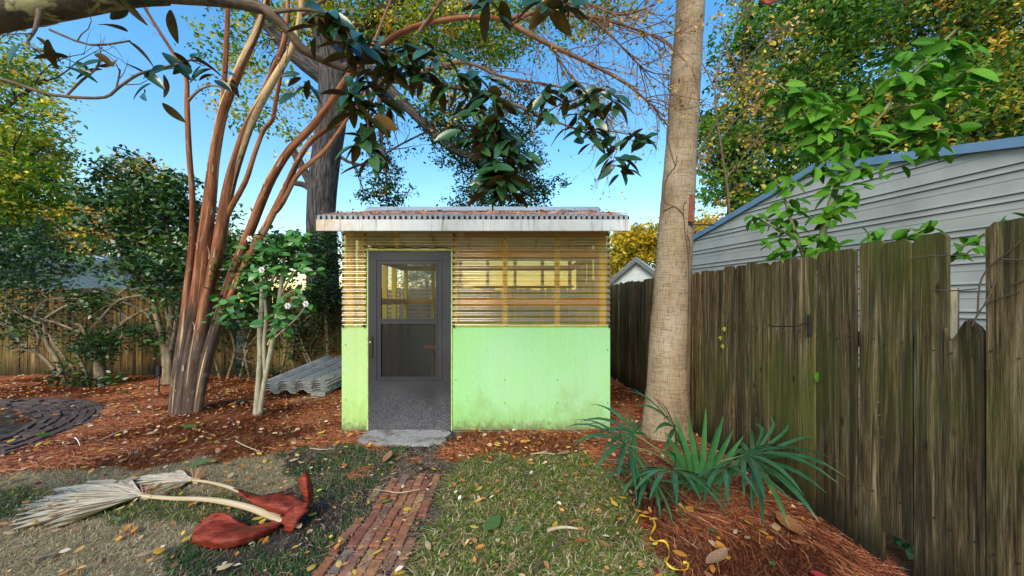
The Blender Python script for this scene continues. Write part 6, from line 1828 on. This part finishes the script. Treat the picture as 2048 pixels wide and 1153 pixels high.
o = obj('roof_needles', make_mesh('roof_needles', V, np.arange(n * 4).reshape(n, 4), M['needle'], col=np.repeat(np.array(NC)[RNG.choice(5, n)], 4, 0)))
tag(o, 'pine needles fallen on the shed roof', kind='stuff')

# ------------------------------------------------------------------ single fallen leaves
def flat_leaf(w, curl, mat):
    V, F = [], []
    seg = 4
    for i in range(seg + 1):
        t = i / seg
        wd = w * (math.sin(math.pi * min(1, t * .92 + .04)) ** .8)
        for s in (-1, 0, 1): V.append((s * wd / 2, t - .5, curl * ((t - .5) ** 2 * 1.2 + abs(s) * wd * .6)))
    for i in range(seg):
        for j in range(2):
            a = i * 3 + j; F.append((a, a + 1, a + 4, a + 3))
    b = len(V)
    V += [(-.008, -.5, 0), (.008, -.5, 0), (.006, -.72, .03), (-.006, -.72, .03)]; F.append((b, b + 1, b + 2, b + 3))
    return make_mesh('fallen_leaf', V, F, mat, True)
KIN = {k: [flat_leaf(random.uniform(.42, .62), random.uniform(-.25, .5), M[k + '_leaf']) for _ in range(4)] for k in ('yellow', 'brown', 'pale', 'orange', 'red', 'green')}
def surface(x, y):
    if abs(x - PATH_X) < .25 and y < 3.05: return 'path', 'on the straight brick path'
    if on_slab(np.array([x]), np.array([y]))[0]: return 'slab', 'on the worn concrete pad'
    if arc_mask(np.array([x]), np.array([y]))[0]: return 'arc', 'on the dark curved path'
    s, g, o = [v[0] for v in zones(np.array([x]), np.array([y]))]
    if s > .5:
        if x > .6: return 'straw_r', 'on the pine straw'
        if y > 4.0 or x < -2.2: return 'straw_l', 'on the pine straw'
        return 'straw_m', 'on the pine straw'
    if o > .5: return 'soil', 'on the dark soil'
    if x > PATH_X: return 'lawn', 'on the greener grass'
    return 'thatch', 'on the dry lawn'
LAND = [(*G(a, b)[:2], nm) for a, b, nm in ((365, 835, 'crape myrtle base'), (515, 835, 'camellia stems'), (600, 800, 'sheet stack'), (318, 789, 'path light'), (700, 885, 'narrow board corner'), (1050, 880, 'wide mint board'), (1330, 850, 'tall palm trunk'), (1400, 1000, 'fan palm'),
    (1320, 1100, 'yellow ribbon'), (1130, 1063, 'bleached bark strip'), (985, 1060, 'long green leaf'), (470, 1085, 'curled sheath'), (150, 1020, 'larger dry frond'), (300, 965, 'smaller dry frond'), (610, 1010, 'upright sheath'), (200, 830, 'curved path bend'), (1600, 1080, 'olive brown leaf'), (230, 880, 'long pale stick'), (900, 960, 'path top corner'), (1700, 1120, 'fence hole'))]
def drop(kind, x, y, size, label=None, tilt=.25):
    sk, where = surface(x, y)
    z = float(gh(x, y)) + {'path': .022, 'slab': .030, 'arc': .030}.get(sk, .030 + size * .1)
    word = {'pale': 'pale tan'}.get(kind, kind)
    near = min(LAND, key=lambda q: (q[0] - x) ** 2 + (q[1] - y) ** 2)[2]
    where += ' nearest the ' + near
    o = inst('fallen_leaf', random.choice(KIN[kind]), None, (x, y, z), (random.uniform(-tilt, tilt), random.uniform(-tilt, tilt), random.uniform(0, 6.28)), size)
    tag(o, label or f'small {word} leaf fallen {where}', 'leaf', None if label else f'{word} leaves fallen {where}')
    return o
# marked ones, read off the photograph
for kind, px, py, size, label in [
    ('green', 985, 1060, .165, 'long dull green magnolia leaf lying in the grass near the straight path'),
    ('brown', 1435, 1135, .19, 'broad brown magnolia leaf on the pine straw at the front of the mulch'),
    ('brown', 1578, 1076, .20, 'long olive brown magnolia leaf on the pine straw close to the side fence'),
    ('brown', 775, 925, .16, 'curled orange brown magnolia leaf beside the top of the straight path'),
    ('orange', 1162, 1093, .085, 'broad orange yellow leaf lying alone in the grass'),
    ('red', 1025, 1015, .055, 'deep red leaf lying in the grass'),
    ('green', 378, 865, .15, 'bright green leaf lying on the pine straw in front of the crape myrtle'),
    ('green', 400, 938, .13, 'dark green leaf at the edge of the pine straw above the smaller frond'),
    ('yellow', 318, 1117, .085, 'large bright yellow leaf on the dry lawn below the curled sheath'),
    ('pale', 292, 1122, .075, 'pale yellow leaf touching the large yellow one'),
    ('pale', 450, 1145, .07, 'pale yellow leaf on the dark soil below the curled sheath'),
    ('yellow', 371, 1092, .05, 'round yellow leaf just beside the curled sheath'),
    ('pale', 587, 927, .075, 'whitish petal leaf on the soil near the upright sheath'),
    ('pale', 1165, 1020, .085, 'pale green leaf in the grass near the fan palm'),
    ('pale', 1606, 1020, .13, 'torn pale brown leaf leaning against the foot of the side fence'),
    ('yellow', 867, 942, .06, 'lime yellow leaf at the top end of the straight path'),
    ('green', 770, 1005, .075, 'dark green leaf on the edge bricks of the straight path'),
    ('brown', 1130, 917, .12, 'pale brown leaf curled on the pine straw in front of the mint wall')]:
    g = G(px, py); drop(kind, g.x, g.y, size, label)
def many(n, x0, x1, y0, y1, kinds, w, s0, s1, ok=None):
    c = 0
    w = np.array(w, float) / sum(w)
    while c < n:
        x, y = random.uniform(x0, x1), random.uniform(y0, y1)
        if abs(x) > y * 1.42 or not off_shed(np.array([x]), np.array([y]))[0] or x > 1.93: continue
        drop(str(RNG.choice(kinds, p=w)), x, y, random.uniform(s0, s1)); c += 1
many(70, -.6, 1.6, 1.8, 3.4, ['yellow', 'brown', 'orange', 'red', 'pale', 'green'], [4, 3, 3, 1, 1.5, .7], .04, .075)
many(16, -1.06, -.58, 1.85, 3.05, ['yellow', 'brown', 'pale'], [5, 1, 2], .045, .075)
many(40, -2.6, -1.05, 1.8, 3.8, ['yellow', 'orange', 'brown', 'pale', 'green'], [4, 3, 2, 1, .8], .04, .07)
many(30, -4.2, -2.2, 1.9, 3.3, ['yellow', 'orange', 'brown', 'pale'], [4, 2, 2, 2], .05, .08)
many(80, -7.0, -1.9, 3.3, 6.0, ['yellow', 'brown', 'pale', 'orange', 'red'], [5, 2, 3, 2, 1.4], .05, .085)
many(26, -1.2, 1.0, 3.2, 3.95, ['yellow', 'orange', 'brown', 'red', 'pale'], [4, 3, 3, .6, 1.5], .045, .08)
many(30, 1.0, 1.92, 1.7, 3.6, ['yellow', 'orange', 'brown', 'red', 'pale'], [3, 3, 3, 1, 2], .05, .085)

# ------------------------------------------------------------------ sticks, ribbon, creepers
def stick(name, label, cat, pl, r, mat, lift=.03):
    q = [G(a, b) + Vector((0, 0, float(gh(G(a, b).x, G(a, b).y)) + lift)) for a, b in pl]
    p_, r_ = smooth_pts(q, [r * (1 - .6 * i / (len(q) - 1)) for i in range(len(q))], 3)
    return tag(obj(name, tubes_mesh(name, [(p_, r_, 6)], mat, 6), None, q[0]), label, cat)
stick('dry_stick', 'long curved pale stick on the pine straw in front of the crape myrtle', 'stick', [(198, 890), (220, 880), (240, 871), (262, 866)], .012, M['stick'])
stick('dry_stick', 'thin bent white twig in the pine straw near the curved path', 'stick', [(150, 886), (156, 893), (160, 903)], .006, M['petal'], .05)
stick('dry_stick', 'pale bent grass stalk lying on the pine straw before the camellia', 'stick', [(472, 890), (490, 900), (520, 909)], .008, M['stick'])
stick('dry_stick', 'short pale stalk on the pine straw left of the bent one and nearer the door', 'stick', [(620, 902), (645, 906), (668, 904)], .005, M['stick'])
stick('bark_strip', 'curved bleached strip of bark lying in the grass', 'bark', [(1096, 1067), (1115, 1062), (1140, 1062), (1166, 1067)], .014, M['stick'])
stick('dark_stick', 'dark crooked stick half hidden in the grass behind the bark strip', 'stick', [(1098, 1105), (1118, 1090), (1132, 1075), (1136, 1066)], .012, M['dark_stick'], .02)
stick('dark_stick', 'short dark stick in the grass at the front edge', 'stick', [(1070, 1150), (1078, 1130), (1090, 1124)], .014, M['dark_stick'], .02)
stick('dry_stick', 'straight pale stalk lying on the pine straw in front of the mint wall', 'stick', [(1062, 917), (1085, 914), (1110, 917)], .009, M['stick'])
stick('dry_stick', 'short pale twig lying on the pine straw between the camellia and the sheet stack', 'stick', [(600, 803), (625, 800), (650, 802)], .008, M['stick'])
for pl_, lab in (([(840, 985), (800, 992), (770, 988), (745, 985)], 'thin grey twig lying across the straight path'),):
    stick('dry_stick', lab, 'stick', pl_, .005, M['stick'], .045)
# ribbon
rb = [(1272, 1060), (1280, 1048), (1295, 1046), (1306, 1054), (1310, 1070), (1300, 1088), (1312, 1096), (1330, 1100), (1338, 1112), (1336, 1128), (1330, 1140), (1345, 1150), (1372, 1151), (1376, 1142), (1366, 1140)]
q = [G(a, b) + Vector((0, 0, float(gh(G(a, b).x, G(a, b).y)) + .04 + .008 * math.sin(i * 2))) for i, (a, b) in enumerate(rb)]
q, _ = smooth_pts(q, [0] * len(q), 4)
V, F = [], []
for i, p in enumerate(q):
    d = (q[min(i + 1, len(q) - 1)] - q[max(i - 1, 0)]).normalized(); s = d.cross(Vector((0, 0, 1))).normalized(); a = i * .42
    ww = s * math.cos(a) + Vector((0, 0, 1)) * math.sin(a)
    V += [p - ww * .007, p + ww * .007]
for i in range(len(q) - 1): F.append((2*i, 2*i+1, 2*i+3, 2*i+2))
o = obj('yellow_ribbon', make_mesh('yellow_ribbon', np.array([tuple(v) for v in V]), F, M['ribbon'], True), None, q[0])
sm = o.modifiers.new('thickness', 'SOLIDIFY'); sm.thickness = .0012
tag(o, 'twisted yellow ribbon lying at the edge of the grass by the fan palm', 'ribbon')

# creepers on the side fence
def fence_pt(px, py, lift=.012):
    Y = 2.048 / ((px - 1024) / FPX + .021)
    return Vector((sfx(Y) - lift, Y, CAM_H + (606 - py) / FPX * Y))
yc = thing('yellow_creeper', 'three yellowing creeper leaves on a thin stem against the side fence', 'creeper', tuple(fence_pt(1450, 690)))
p_, r_ = smooth_pts([fence_pt(1462, 560), fence_pt(1458, 620), fence_pt(1455, 652), fence_pt(1448, 672), fence_pt(1452, 690)], [.0025] * 5, 3)
obj('vine_stem', tubes_mesh('vine_stem', [(p_, r_, 5)], M['dark_stick'], 5), yc)
for px, py in ((1455, 655), (1447, 673), (1452, 690)):
    c = fence_pt(px, py, .02)
    mb = MB()
    for k, a in enumerate((-1.0, 0, 1.0)):
        d = Vector((-.25, math.sin(a) * -1, -math.cos(a) * .8)).normalized() * .045; s = Vector((0, -math.cos(a), -math.sin(a))).normalized() * .015
        mb.add([c, c + d * .5 + s, c + d, c + d * .5 - s], [(0, 1, 2, 3)])
    mb.build('leaf', M['yellow_vine'], yc, tuple(c))
gl = thing('green_creeper', 'single bright green leaf poking through a gap in the side fence', 'creeper', tuple(fence_pt(1640, 755)))
inst('leaf', lem_leaf[0], gl, fence_pt(1640, 745, .012), orient((0, .1, -1), (-1, -.3, 0)), .065)
fv = thing('bare_vine', 'bare dark vine twigs reaching across the snapped fence board', 'vine', tuple(fence_pt(1955, 645)))
fl = [[(1950, 652), (1962, 630), (1975, 612), (1995, 600), (2046, 585)], [(1962, 632), (1966, 570), (1985, 535), (2010, 515), (2035, 495), (2048, 480)], [(1975, 612), (1990, 580), (1998, 560)], [(1820, 528), (1840, 515), (1890, 512), (1960, 510)], [(1868, 580), (1910, 582), (1960, 578)], [(2010, 518), (2030, 520), (2060, 520)], [(2030, 570), (2060, 560)]]
obj('vine_stem', tubes_mesh('vine_stem', [(*smooth_pts([fence_pt(a, b, .014) for a, b in l], [.0035, .0032] + [.0026] * (len(l) - 2), 3), 5) for l in fl], M['dark_stick'], 5), fv)
# weeds behind the hole in the fence foot and pale stick in it
wd = thing('weed', 'dark green weed seen through the hole at the foot of the side fence', 'weed', (2.22, 1.98, 0))
for k in range(14):
    inst('leaf', random.choice(cam_leaf), wd, (2.22 + random.uniform(-.06, .06), 1.98 + random.uniform(-.12, .12), random.uniform(.03, .16)), orient(rvec(), Vector((0, 0, 1)) + rvec(.3)), random.uniform(.06, .09))
st_ = thing('weed', 'bright small weed growing on the dark curved brick path', 'weed', tuple(G(88, 877)))
for k in range(9):
    inst('leaf', random.choice(lem_leaf), st_, G(88, 877) + Vector((random.uniform(-.06, .06), random.uniform(-.04, .04), .03)), orient((math.cos(k * 2.4), math.sin(k * 2.4), .4), (0, 0, 1)), .055)
st_ = thing('weed', 'small bright weed sprouting in the pine straw between curved path and light stake', 'weed', tuple(G(247, 789)))
for k in range(8):
    inst('leaf', random.choice(cam_leaf), st_, G(247, 789) + Vector((random.uniform(-.06, .06), random.uniform(-.04, .04), .03)), orient((math.cos(k * 2.4), math.sin(k * 2.4), .4), (0, 0, 1)), .07)
# straw and leaves caught in the valleys of the sheet stack
o_, u_, v_, n_ = STK[-1]
V, F, cc = [], [], []
for k in range(700):
    r = random.choice((0, 1, 2, 3)); s = r * .245 + random.uniform(.15, .25); t = random.random() ** .7 * 1.2
    p = o_ + u_ * s + v_ * t + n_ * random.uniform(.012, .03)
    d = (v_ * random.uniform(-1, 1) + u_ * random.uniform(-.5, .5)).normalized() * random.uniform(.02, .05); w = u_ * random.uniform(.003, .018)
    b = len(V); V += [tuple(p - d), tuple(p + w), tuple(p + d), tuple(p - w)]; F.append((b, b + 1, b + 2, b + 3)); cc += [random.choice(LC if random.random() < .5 else NC)] * 4
tag(obj('stack_litter', make_mesh('stack_litter', np.array(V), np.array(F), M['litter'], col=np.array(cc))), 'brown needles and leaves caught on the stack of grey sheets', kind='stuff')
